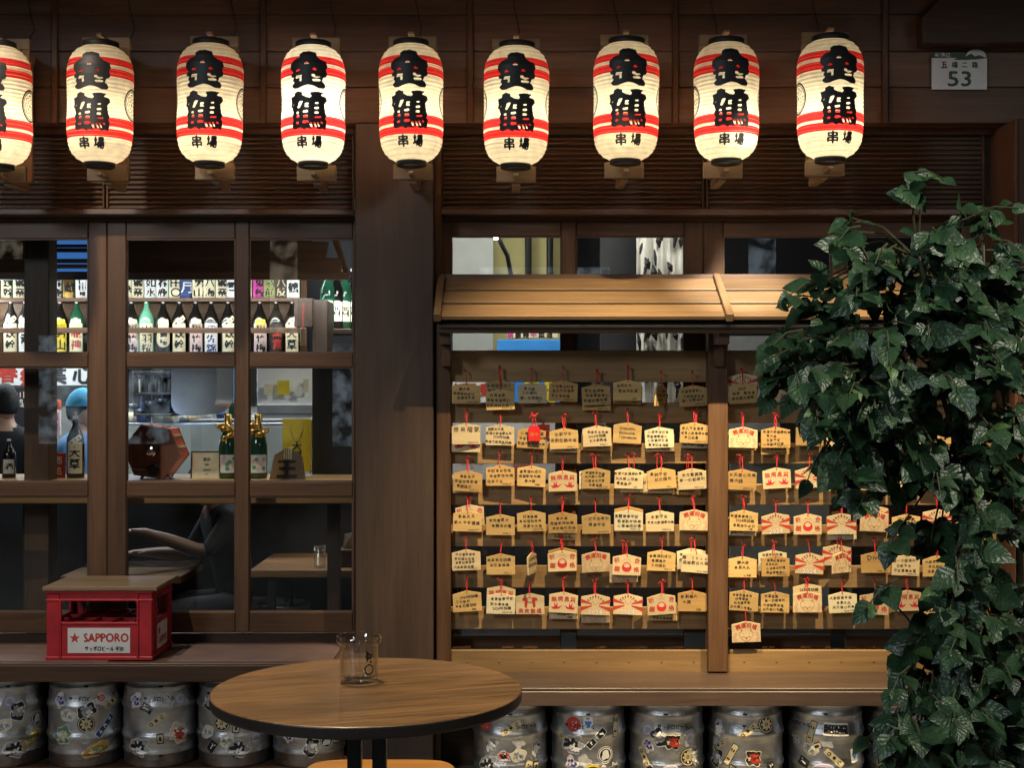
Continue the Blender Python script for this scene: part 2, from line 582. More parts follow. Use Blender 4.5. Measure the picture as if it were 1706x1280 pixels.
def contour(field, x0, y0, h):
    """filled marching squares, field > 0 inside; returns 2-D verts, faces"""
    ny, nx = field.shape
    V = []; F_ = []; cache = {}

    def corner(j, i):
        k = (j, i)
        if k not in cache:
            cache[k] = len(V); V.append((x0 + i * h, y0 + j * h))
        return cache[k]

    def edge(j1, i1, j2, i2):
        k = (j1, i1, j2, i2) if (j1, i1) < (j2, i2) else (j2, i2, j1, i1)
        if k not in cache:
            a, b = field[k[0], k[1]], field[k[2], k[3]]
            t = a / (a - b)
            cache[k] = len(V)
            V.append((x0 + (k[1] + (k[3] - k[1]) * t) * h, y0 + (k[0] + (k[2] - k[0]) * t) * h))
        return cache[k]
    ins = field > 0
    anyc = ins[:-1, :-1] | ins[1:, :-1] | ins[:-1, 1:] | ins[1:, 1:]
    for j, i in zip(*np.nonzero(anyc)):
        cs = [(j, i), (j, i + 1), (j + 1, i + 1), (j + 1, i)]
        poly = []
        for k in range(4):
            a, b = cs[k], cs[(k + 1) % 4]
            if ins[a]: poly.append(corner(*a))
            if ins[a] != ins[b]: poly.append(edge(a[0], a[1], b[0], b[1]))
        if len(poly) > 2: F_.append(tuple(poly))
    return V, F_


_txt = {}


def text_raw(s, res=2):
    """font outline triangles, unit size, centred"""
    if (s, res) in _txt: return _txt[(s, res)]
    c = bpy.data.curves.new('t', 'FONT')
    c.body = s; c.size = 1.0; c.align_x = 'CENTER'; c.align_y = 'CENTER'; c.resolution_u = res
    o = bpy.data.objects.new('t', c)
    me = o.to_mesh()
    v = [(p.co.x, p.co.y) for p in me.vertices]
    f = [tuple(p.vertices) for p in me.polygons]
    o.to_mesh_clear()
    bpy.data.objects.remove(o); bpy.data.curves.remove(c)
    if v:
        a = np.array(v); mid = (a.min(0) + a.max(0)) / 2
        v = [(x - mid[0], y - mid[1]) for x, y in v]
    _txt[(s, res)] = (v, f)
    return v, f


_ras = {}


def text_field(s, width, height, h, bold=1, shear=0.0):
    """text fitted into width x height, rastered with cell h and thickened"""
    k = (s, width, height, h, bold, shear)
    if k in _ras: return _ras[k]
    v, f = text_raw(s)
    a = np.array(v)
    lo, hi = a.min(0), a.max(0)
    a = a / (hi - lo) * np.array([width, height])
    a[:, 0] += shear * a[:, 1]
    pad = 4 * h
    x0, y0 = -width / 2 - pad - abs(shear) * height, -height / 2 - pad
    nx = int((-2 * x0) / h) + 1; ny = int((-2 * y0) / h) + 1
    X, Y = np.meshgrid(x0 + np.arange(nx) * h, y0 + np.arange(ny) * h)
    m = np.zeros(X.shape, bool)
    for t in f:
        for q in range(1, len(t) - 1):
            p = a[[t[0], t[q], t[q + 1]]]
            i0 = max(0, int((p[:, 0].min() - x0) / h)); i1 = int((p[:, 0].max() - x0) / h) + 2
            j0 = max(0, int((p[:, 1].min() - y0) / h)); j1 = int((p[:, 1].max() - y0) / h) + 2
            xs, ys = X[j0:j1, i0:i1], Y[j0:j1, i0:i1]
            e = []
            for r in range(3):
                A, B = p[r], p[(r + 1) % 3]
                e.append((B[0] - A[0]) * (ys - A[1]) - (B[1] - A[1]) * (xs - A[0]))
            m[j0:j1, i0:i1] |= ((e[0] >= 0) & (e[1] >= 0) & (e[2] >= 0)) | ((e[0] <= 0) & (e[1] <= 0) & (e[2] <= 0))
    fl = blur(m.astype(float), bold + 1)
    out = (fl - (.5 if bold == 0 else .5 - .12 * min(bold, 3)), x0, y0, h)
    _ras[k] = out
    return out


def text_bold(s, width, height, h, bold=1, shear=0.0):
    return contour(*text_field(s, width, height, h, bold, shear))


def poly_shape(polys, holes, h, smooth=1, thr=.5):
    xs = [p[0] for q in polys for p in q]; ys = [p[1] for q in polys for p in q]
    x0, y0 = min(xs) - 3 * h, min(ys) - 3 * h
    nx = int((max(xs) - x0) / h) + 5; ny = int((max(ys) - y0) / h) + 5
    X, Y = np.meshgrid(x0 + np.arange(nx) * h, y0 + np.arange(ny) * h)
    m = np.zeros(X.shape, bool)
    for q in polys: m |= in_poly(X, Y, q)
    for q in holes: m &= ~in_poly(X, Y, q)
    return contour(blur(m.astype(float), smooth) - thr, x0, y0, h)


def fun_shape(fn, w, hgt, h):
    nx = int(w / h) + 5; ny = int(hgt / h) + 5
    x0, y0 = -(nx - 1) * h / 2, -(ny - 1) * h / 2
    X, Y = np.meshgrid(x0 + np.arange(nx) * h, y0 + np.arange(ny) * h)
    return contour(fn(X, Y), x0, y0, h)


def wrap(V2, prof_r, theta0, zc, eps, ang=0.0, ox=0.0):
    """2-D shape -> onto a body of revolution; theta0 = 0 faces -Y"""
    out = []
    ca, sa = math.cos(ang), math.sin(ang)
    for x, y in V2:
        u = x * ca - y * sa + ox; z = x * sa + y * ca + zc
        r = prof_r(z) + eps
        t = theta0 + u / prof_r(zc)
        out.append((r * math.sin(t), -r * math.cos(t), z))
    return out


def interp(prof):
    zs = np.array([p[1] for p in prof]); rs = np.array([p[0] for p in prof])
    o = np.argsort(zs, kind='stable'); zs, rs = zs[o], rs[o]
    return lambda z: float(np.interp(z, zs, rs))


# ------------------------------------------------------------------ boxes of timber
def wbox(name, fam, x0, x1, y0, y1, z0, z1, parent=None, b=.003, rot=None):
    w, d, h = x1 - x0, y1 - y0, z1 - z0
    ax = int(np.argmax([w, d, h]))
    m = fam[ax] if isinstance(fam, list) else fam
    v, f = box_geo(w, d, h, b)
    return obj(name, mesh(name, v, f, m), ((x0 + x1) / 2, (y0 + y1) / 2, (z0 + z1) / 2), parent, rot)


def pbox(name, fam, px0, px1, py0, py1, Y, depth, parent=None, b=.003):
    """box whose front face at distance Y covers the given picture rectangle"""
    a, c = P(px0, py1, Y), P(px1, py0, Y)
    return wbox(name, fam, a.x, c.x, Y, Y + depth, a.z, c.z, parent, b)


ORD = ['first', 'second', 'third', 'fourth', 'fifth', 'sixth', 'seventh', 'eighth', 'ninth', 'tenth', 'eleventh', 'twelfth']

# ================================================================== SETTING
g = Geo(); g.add([(-60, -60, 0), (60, -60, 0), (60, 5.0, 0), (60, 60, 0), (-60, 60, 0)], [(0, 1, 2, 3, 4)])
tag(obj('ground', g.mesh('ground', M_FLOOR)), kind='structure')

# the other side of the street, seen only as reflections in the glass and the kegs
root = empty('opposite_building', (0, -13, 0), 'dark building across the street with lit shop windows', 'building')
wbox('wall', M_DARKWALL, -16, 16, -13.6, -13, 0, 9, root)
def shop_glow(name, c, st):
    m = emit(name, c, st); nt = m.node_tree; N, L = nt.nodes, nt.links
    tc = N.new('ShaderNodeTexCoord'); no = N.new('ShaderNodeTexNoise'); no.inputs['Scale'].default_value = 3.5; no.inputs['Detail'].default_value = 4
    L.new(tc.outputs['Object'], no.inputs['Vector'])
    mr = N.new('ShaderNodeMapRange'); mr.inputs['From Min'].default_value = .42; mr.inputs['From Max'].default_value = .65; mr.inputs['To Min'].default_value = 0; mr.inputs['To Max'].default_value = st
    L.new(no.outputs['Fac'], mr.inputs['Value']); L.new(mr.outputs[0], N['Principled BSDF'].inputs['Emission Strength'])
    return m


M_SHOP = shop_glow('lit shop window', (.70, .86, 1.0), 1.7)
M_SIGNW = shop_glow('lit shop sign', (1.0, .84, .60), 1.6)
for k, (x_, z_, w_, h_, m_) in enumerate(((-7.5, 1.6, 2.4, 2.0, M_SHOP), (-4.2, 3.9, .5, 2.6, M_SIGNW), (-2.4, 1.5, 1.8, 1.9, M_SHOP), (.6, 3.6, 2.4, .5, M_SHOP), (2.2, 1.4, 1.5, 1.8, M_SIGNW), (4.6, 4.2, .5, 2.4, M_SHOP), (6.5, 1.6, 2.6, 2.0, M_SHOP), (-9.6, 4.4, 1.2, .8, M_SIGNW), (9.4, 3.9, 1.4, .9, M_SIGNW))):
    wbox('shop_window', m_, x_ - w_ / 2, x_ + w_ / 2, -12.99, -12.95, z_ - h_ / 2, z_ + h_ / 2, root)

# ------------------------------------------------------------------ fascia boards under the eaves
fy = 5.88
root = empty('fascia_wall', (0, fy, 2.85), 'dark brown boarded wall panel behind the row of lanterns', 'wall')
battx = [-258, 90, 438, 783, 1125, 1475, 1830]
rows = [-160, -100, -38, 23, 85, 145, 205]
for i in range(len(battx) - 1):
    for j in range(len(rows) - 1):
        pbox('plank', W_FASC, battx[i] + 5, battx[i + 1] - 4, rows[j] + .7, rows[j + 1] - .4, fy, .022, root, .003)
for x in battx:
    pbox('batten', W_FRAME, x - 4.5, x + 5, -160, 205, fy - .018, .018, root, .002)
a, c = P(-330, 204, fy + .024), P(1900, -160, fy + .024)
wbox('backing', W_DARK, a.x, c.x, fy + .024, fy + .05, a.z, c.z, root)
a, c = P(-330, 205.5, fy), P(1690, 204, fy)
wbox('soffit', W_FRAME, a.x, 2.125, fy + .052, 6.2, a.z, a.z + .03, root)

# deep eave over the pavement, carrying the spots
root = empty('eave_roof', (0, 4.6, 3.64), 'deep dark wooden eave over the shop front', 'roof')
wbox('eave_deck', W_DARK, -6, 6, 3.6, 6.2, 3.66, 3.74, root)
wbox('eave_edge', W_DARK, -6, 6, 3.52, 3.59, 3.60, 3.74, root)

# dark eave box, top right
e0 = P(1537, 70, 5.77)
g = Geo()
x0, z0 = e0.x, e0.z
pts = [(x0, z0), (x0, z0 + .105), (x0 + .09, z0 + .2), (x0 + .09, 3.6), (x0 + 1.2, 3.6), (x0 + 1.2, z0)]
n = len(pts)
g.add([(x, 5.77, z) for x, z in pts] + [(x, fy - .02, z) for x, z in pts],
      [tuple(range(n))] + [tuple(n + i for i in reversed(range(n)))] + [(i, n + i, n + (i + 1) % n, (i + 1) % n) for i in range(n)])
o = obj('eave_beam', g.mesh('eave_beam', W_DARK[0]))
tag(o, 'dark boxed eave beam jutting out above the house number plate', 'beam')

# right end pillar, centre post
zs = 2.82
r_ = empty('end_pillar', (2.3, 5.75, 0), 'reddish brown timber pillar at the right end behind the leafy plant', 'pillar')
wbox('pillar_core', W_DARK, 2.136, 2.9, 5.752, 6.3, 0, zs, r_)
wbox('side_cladding', W_PIL, 2.118, 2.134, 5.75, 6.05, 0, zs - .002, r_)
p0, p1 = P(592, 0, 5.84), P(722, 0, 5.84)
r_ = empty('timber_post', ((p0.x + p1.x) / 2, 5.84, 0), 'broad dark brown timber post between the sake window and the plaque racks', 'post')
wbox('shaft', [W_POST[2]] * 3 if False else W_POST, p0.x, p1.x, 5.84, 6.16, 0, zs - .004, r_, .004)
q0, q1 = P(725, 0, 5.92), P(735, 0, 5.92)
wbox('edge_strip', W_FRAME, p1.x + .001, q1.x, 5.93, 6.10, 0, zs - .006, r_, .003)

# ------------------------------------------------------------------ louvres
SLAT = {}


def louvre(px0, px1, label):
    Y = 6.02
    a, c = P(px0, 347, Y), P(px1, 224, Y)
    root = empty('louvre_panel', ((a.x + c.x) / 2, Y, a.z), label, 'louvre', 'louvre panels above the windows')
    n = 15
    v, f = box_geo(c.x - a.x - .02, .034, .0075, .0015)
    me = mesh('slat', v, f, W_LOUV[0])
    for i in range(n):
        z = a.z + .012 + (c.z - a.z - .02) * i / (n - 1)
        obj('slat', me, ((a.x + c.x) / 2, Y + .02, z), root, (R(38 + random.uniform(-1, 1)), 0, 0))
    wbox('side_frame', W_FRAME, a.x, a.x + .009, Y - .004, Y + .05, a.z, c.z, root, .002)
    wbox('side_frame', W_FRAME, c.x - .009, c.x, Y - .004, Y + .05, a.z, c.z, root, .002)
    wbox('light_block_panel', W_DARK, a.x, c.x, Y + .055, Y + .075, a.z, c.z + .02, root)  # dark backing added so no light comes through the slats


louvre(-150, 174, 'dark slatted louvre over the left window, beside the picture edge')
louvre(177, 590, 'dark slatted louvre left of the broad timber post')
louvre(734, 1173, 'dark slatted louvre right of the broad timber post')
louvre(1176, 1640, 'dark slatted louvre under the house number plate')

for a0, a1, lb in ((-150, 590, 'brown timber header beam above the louvres of the sake window'),
                   (734, 1655, 'brown timber header beam above the louvres over the plaque racks')):
    o = pbox('header_beam', W_DARK, a0, a1, 206, 223.5, 6.0, .1); tag(o, lb, 'beam')
for a0, a1, lb in ((-150, 591, 'narrow brown sill ledge along the louvres over the sake window'),
                   (734, 1655, 'narrow brown sill ledge along the louvres over the plaque racks')):
    r_ = pbox('sill_ledge', W_CNT, a0, a1, 347.5, 357.5, 5.95, .15, None, .004); tag(r_, lb, 'ledge')
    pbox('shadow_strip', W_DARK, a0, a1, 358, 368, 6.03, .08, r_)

# ------------------------------------------------------------------ windows
WY = 6.05


def window(name, label, px0, px1, stiles, rails, panes, group):
    a = P(px0, 1055, WY)
    c = P(px1, 368, WY)
    root = empty(name, ((a.x + c.x) / 2, WY, a.z), label, 'window', group)
    for s0, s1 in stiles:
        pbox('stile', W_FRAME, s0, s1, 368.5, 1055, WY, .045, root, .004)
    for r0, r1, segs in rails:
        for s0, s1 in segs:
            pbox('rail', W_FRAME, s0 + .2, s1 - .2, r0, r1, WY + .004, .037, root, .004)
    for x0, x1, y0, y1 in panes:
        pn = pbox('pane', M_PANE, x0 - 3, x1 + 3, y0 - 3, y1 + 3, WY + .02, .004, root, 0)
        # thin beads that hold the glass
        for q in ((x0 - .3, x1 + .3, y0 - .5, y0 + 2), (x0 - .3, x1 + .3, y1 - 2, y1 + .5), (x0 - .5, x0 + 2, y0 + 2, y1 - 2), (x1 - 2, x1 + .5, y0 + 2, y1 - 2)):
            pbox('bead', W_CNT, *q, WY + .009, .010, pn, .001)
    return root


LR = [(368.5, 398), (588, 612), (803, 828), (1020, 1055)]
LP = [(398, 588), (612, 803), (828, 1020)]
window('sliding_window', 'wooden sliding window sash beside the picture edge, left of the red crate', -160, 178,
       [(147, 177.5), (-190, -160)], [(a, b, [(-160, 147)]) for a, b in LR], [(-160, 147, a, b) for a, b in LP], 'window sashes left of the post')
window('sliding_window', 'wooden sliding window sash with sake bottles and hexagonal drum behind it', 178, 590,
       [(178.5, 210), (392, 415), (588, 591)], [(a, b, [(210, 392), (415, 588)]) for a, b in LR],
       [(x0, x1, a, b) for a, b in LP for x0, x1 in ((210, 392), (415, 588))], 'window sashes left of the post')
RR = [(368.5, 394), (470, 545), (1062, 1082)]
RP = [(394, 470), (545, 1062)]
window('sliding_window', 'wooden window sash behind the left plaque rack', 736, 1172,
       [(736, 752), (935, 960), (1140, 1171.5)], [(a, b, [(752, 935), (960, 1140)]) for a, b in RR],
       [(x0, x1, a, b) for a, b in RP for x0, x1 in ((752, 935), (960, 1140))], 'window sashes right of the post')
window('sliding_window', 'wooden window sash behind the right plaque rack and leafy plant', 1172, 1655,
       [(1172.5, 1205), (1385, 1410), (1600, 1655)], [(a, b, [(1205, 1385), (1410, 1600)]) for a, b in RR],
       [(x0, x1, a, b) for a, b in RP for x0, x1 in ((1205, 1385), (1410, 1600))], 'window sashes right of the post')
o = pbox('base_board', W_DARK, -190, 591, 1056, 1300, 6.08, .05); tag(o, 'dark board base wall under the sake window, behind the kegs', 'wall')
o = pbox('base_board', W_DARK, 736, 1655, 1083, 1300, 6.08, .05); tag(o, 'dark board base wall under the plaque racks, behind the kegs', 'wall')

# ------------------------------------------------------------------ awning
ax0, ax1 = P(730, 0, 5.92).x, 2.117
yT, zT, yB, zB = 5.93, 2.155, 5.57, 1.965
root = empty('plaque_awning', ((ax0 + ax1) / 2, 5.9, zB), 'small sloping slatted wooden awning over the plaque racks', 'awning')
sl = math.hypot(yT - yB, zT - zB); ang = math.atan2(zT - zB, yT - yB)
v, f = box_geo(.1, .1, .1)
divx = .888
for s0, s1 in ((ax0 + .03, divx - .017), (divx + .017, ax1)):
    for k in range(3):
        t = (k + .5) / 3
        v, f = box_geo(s1 - s0, sl / 3 - .022, .018, .002)
        obj('slat', mesh('slat', v, f, W_AWN[0]), ((s0 + s1) / 2, yB + (yT - yB) * t, zB + (zT - zB) * t), root, (ang, 0, 0))
v, f = box_geo(ax1 - ax0 - .04, sl - .02, .010, 0)
nrm = Vector((0, -math.sin(ang), math.cos(ang)))
mid = Vector(((ax0 + ax1) / 2, (yT + yB) / 2, (zT + zB) / 2))
obj('slat_light_block', mesh('slat_light_block', v, f, M_DARKWALL), mid - nrm * .040, root, (ang, 0, 0))  # underlay added to stop light between the slats, black for dark gaps
for x, nm in ((ax0 + .014, 'end_batten'), (divx, 'divider_batten')):
    v, f = box_geo(.030, sl + .01, .036, .003)
    obj(nm, mesh(nm, v, f, W_AWN[1]), mid + Vector((x - mid.x, 0, 0)) + nrm * .008, root, (ang, 0, 0))
wbox('ridge_beam', W_CNT, ax0, ax1, 5.925, 5.975, zT - .02, zT + .022, root, .004)
wbox('front_beam', W_DARK, ax0 + .01, ax1, yB + .045, yB + .085, zB - .055, zB - .018, root, .003)  # timber kept dark in place of the shade under the slats
for x in (P(742, 0, 5.75).x, P(1201, 0, 5.75).x, 2.06):
    wbox('bracket', W_FRAME, x - .022, x + .022, yB + .09, 5.88, zB - .10, zB - .03, root, .003)
    wbox('bracket', W_FRAME, x - .021, x + .021, 5.80, 5.92, zB - .19, zB - .102, root, .003)

# ------------------------------------------------------------------ plaque racks
BY = 5.90
BOARDS = [(584, 637), (671, 705), (739, 773), (807, 842), (875, 911), (943, 980), (1012, 1049)]


def rack(px0, px1, label):
    a = P(px0, 1082, BY)
    root = empty('plaque_rack', ((a.x + P(px1, 0, BY).x) / 2, BY, a.z), label, 'rack', 'plaque racks')
    for y0, y1 in BOARDS:
        pbox('board', W_BOARD, px0, px1, y0, y1, BY, .02, root, .002)
    pbox('lower_plank', W_BOARD, px0, px1, 1084, 1121, 5.875, .022, root, .003)
    return root


NAILH = mesh('nail', *lathe_geo([(0, -.002), (.004, -.001), (.004, .002), (0, .003)], 8), paint('nail head', (.30, .24, .16), .4, .5))
rk1 = rack(751, 1181, 'wooden slat rack hung with plaques, right of the broad post')
rk2 = rack(1212, 1660, 'wooden slat rack hung with plaques, behind the leafy plant')
pbox('side_post', W_FRAME, 727, 751, 545, 1121, 5.86, .06, rk1, .004)
pbox('side_post', W_FRAME, 1180, 1213, 545, 1121, 5.83, .09, rk2, .004)

for rk_, xs_ in ((rk1, range(778, 1175, 54)), (rk2, range(1240, 1640, 54))):
    for x_ in xs_:
        p_ = P(x_, 1103, 5.875); obj('nail', NAILH, p_, rk_, (R(90), 0, 0))

# ------------------------------------------------------------------ counters
zl = .548
xl = P(640, 0, 5.62).x
root = empty('bench_shelf', (-2, 5.8, 0), 'dark wooden bench shelf under the sake window carrying the red crate', 'shelf')
wbox('shelf_board', W_CNT, -3.6, -.62, 5.62, 6.07, zl - .006, zl, root, .002)
wbox('front_board', W_DARK, -3.6, -.62, 5.612, 5.64, zl - .075, zl - .0065, root, .003)
wbox('under_board', W_DARK, -3.6, -.62, 5.642, 6.07, zl - .04, zl - .007, root, .002)
wbox('plinth', W_DARK, -3.6, -.62, 5.65, 6.07, 0, .088, root, .003)
for x0, x1 in ((-3.6, P(186, 0, 5.7).x), (P(283, 0, 5.7).x, P(556, 0, 5.7).x)):
    wbox('mat', paint('mauve counter mat', (.24, .16, .14), .4), x0, x1, 5.65, 6.0, zl + .0005, zl + .004, root, .001)
zr = .462
root = empty('bench_shelf', (.8, 5.7, 0), 'brown wooden bench shelf below the plaque racks, over the kegs', 'shelf')
W_CTOP = wood3('worn bench timber', (.060, .038, .030), (.115, .074, .058), rough=.33, coat=.25)
wbox('shelf_board', W_CTOP, -.56, 2.75, 5.55, 5.872, zr - .012, zr, root, .002)
wbox('front_board', W_CNT, -.56, 2.75, 5.546, 5.576, zr - .072, zr - .0125, root, .003)
wbox('under_board', W_DARK, -.56, 2.75, 5.58, 6.07, zr - .04, zr - .013, root, .002)

# ================================================================== LANTERNS
RAD = .134
prof = []
base = [(.062, -.243), (.071, -.240), (.094, -.226), (.112, -.206), (.123, -.182), (.129, -.15), (.1325, -.10), (.131, -.04), (.1305, .0), (.132, .06),
        (.134, .11), (.1325, .15), (.125, .185), (.112, .212), (.094, .232), (.076, .243), (.070, .246)]
bz = np.array([p[1] for p in base]); br = np.array([p[0] for p in base])
NR = 29
zz = np.linspace(-.243, .246, NR * 6 + 1)
for k, z in enumerate(zz):
    r = np.interp(z, bz, br)
    ph = (k % 6) / 6
    r += .0022 * (1 - abs(math.cos(math.pi * ph)) ** .7) * -1 + .0012
    prof.append((float(r), float(z)))
v, f = lathe_geo(prof, 64)
fm = []
NZ = 64
RED = [(-.150, -.116), (-.104, -.070), (.103, .136), (.150, .182)]
for i in range(len(prof) - 1):
    zc = (prof[i][1] + prof[i + 1][1]) / 2
    fm += [1 if any(a <= zc <= b for a, b in RED) else 0] * NZ
ME_BODY = mesh('paper_body', v, f, [M_PAPER, M_PAPRED], fm, True)
prof_smooth = lambda z: float(np.interp(z, bz, br)) + .0016

# lettering traced as brush shapes (picture units about the lantern axis)
K = 5.5 / F / 4.92       # zoomed picture pixel -> metres


def tr(pts, cx=315, cy=620):
    return [((x - cx) * K, -(y - cy) * K) for x, y in pts]


KIN = [(240, 235), (265, 213), (320, 208), (375, 222), (385, 262), (415, 285), (455, 300), (465, 345), (450, 372), (462, 405), (455, 428), (428, 440), (430, 455), (418, 470), (440, 485), (450, 510),
       (440, 530), (400, 528), (360, 508), (315, 497), (270, 512), (225, 530), (195, 525), (180, 505), (208, 478), (190, 462), (195, 445), (205, 436), (175, 430), (175, 412), (200, 395), (168, 362), (165, 325), (195, 285), (245, 265)]
KIN_H = [[(280, 325), (305, 296), (328, 325)], [(212, 388), (238, 360), (266, 380)], [(344, 378), (360, 350), (390, 376)],
         [(222, 418), (268, 414), (266, 474), (243, 472), (250, 442), (212, 446)], [(340, 404), (360, 404), (372, 424), (432, 430), (380, 446), (344, 432)], [(346, 450), (400, 450), (418, 462), (400, 474), (350, 470)]]
TSU = [(168, 605), (185, 600), (205, 590), (205, 570), (235, 553), (272, 570), (265, 585), (300, 605), (330, 610), (345, 595), (328, 568), (380, 558), (435, 565), (410, 590), (455, 603), (465, 630), (440, 665), (450, 740),
       (462, 760), (445, 790), (462, 800), (450, 882), (425, 865), (400, 877), (360, 860), (345, 877), (300, 865), (290, 882), (255, 860), (210, 877), (183, 860), (192, 840), (180, 825), (195, 800), (180, 760), (195, 735), (182, 690), (168, 682), (178, 650)]
TSU_H = [[(244, 640), (278, 633), (262, 672), (246, 700), (226, 698)], [(206, 640), (214, 640), (192, 680), (184, 676)], [(292, 655), (328, 655), (312, 672), (326, 690), (286, 694)],
         [(368, 650), (398, 644), (398, 662), (368, 664)], [(364, 690), (398, 684), (400, 706), (364, 708)], [(362, 728), (397, 724), (397, 746), (360, 748)], [(274, 718), (317, 712), (317, 736), (274, 738)],
         [(218, 730), (245, 724), (242, 746), (216, 750)], [(222, 760), (246, 755), (246, 780), (222, 782)], [(276, 758), (317, 755), (314, 780), (276, 780)], [(362, 772), (418, 765), (414, 782), (360, 784)],
         [(218, 815), (243, 810), (243, 832), (218, 834)], [(273, 805), (317, 802), (320, 824), (273, 830)], [(322, 825), (344, 818), (352, 866), (340, 872)], [(352, 820), (366, 816), (388, 862), (374, 868)],
         [(378, 815), (392, 813), (408, 857), (397, 862)], [(403, 813), (428, 813), (430, 838)]]
g = Geo()
for o_, h_ in ((KIN, KIN_H), (TSU, TSU_H)):
    V2, F2 = poly_shape([tr(o_)], [tr(q) for q in h_], .0021, 2, .40)
    g.add(wrap([(x * 1.06, y) for x, y in V2], prof_smooth, 0, 0, .0012), F2)
for s, cx in (('串', 258), ('場', 388)):
    V2, F2 = text_bold(s, .044, .048, .0017, 2)
    c = tr([(cx, 980)])[0]
    g.add(wrap([(x + c[0], y + c[1]) for x, y in V2], prof_smooth, 0, 0, .0012), F2)
ME_LET = g.mesh('lettering', M_BLACK)


def crest(X, Y):
    r = np.hypot(X, Y / 1.25); t = np.arctan2(Y, X)
    ring = .0035 - np.abs(r - .052)
    ring2 = .0016 - np.abs(r - .0445)
    pet = np.minimum(.0016 - np.abs(r - (.026 + .010 * np.abs(np.cos(t * 4)))), 1)
    spoke = np.minimum(.0018 - np.abs(np.sin(t * 4)) * r * .25, np.minimum(.026 - r, r - .012))
    hub = .006 - r
    return np.maximum.reduce([ring, ring2, pet, spoke, hub])


V2, F2 = fun_shape(crest, .13, .16, .0019)
g = Geo()
for th in (math.pi / 2, -math.pi / 2):
    g2 = Geo()
ME_CREST = [mesh('crest', wrap(V2, prof_smooth, th, 0, .0012), F2, M_BLACK) for th in (R(86), R(-86))]
ME_TOPRING = mesh('top_ring', *lathe_geo([(.066, .236), (.0735, .240), (.0745, .268), (.070, .270), (.066, .268), (.064, .240), (.066, .236)], 40), M_BLACK, None, True)
ME_BOTRING = mesh('bottom_ring', *lathe_geo([(.055, -.236), (.0625, -.240), (.0620, -.262), (.056, -.264), (.052, -.258), (.050, -.240), (.055, -.236)], 40), M_BLACK, None, True)
ME_SOCK = Geo().lathe([(0, -.03), (.014, -.03), (.016, .05), (.01, .06), (.01, .22), (0, .22)], 12).mesh('lamp_socket', M_GREYP, True)
g = Geo()
for k in range(8):
    t = 2 * math.pi * k / 8 + .2
    g.tube([((r - .0035) * math.sin(t), -(r - .0035) * math.cos(t), z) for r, z in base[1:-1]], .0009, 4)
ME_THREAD = g.mesh('rib_thread', M_TANP)
g = Geo()
for k in range(NR + 1):
    z = float(zz[min(k * 6, len(zz) - 1)]); r = float(np.interp(z, bz, br)) + .0012
    g.tube([(r * math.cos(t), r * math.sin(t), z + .002 * math.sin(t + k)) for t in np.linspace(0, 2 * math.pi, 41)], .00075, 4, 0, False)
ME_HOOP = g.mesh('bamboo_hoops', paint('bamboo hoop', (.50, .42, .24), .6))

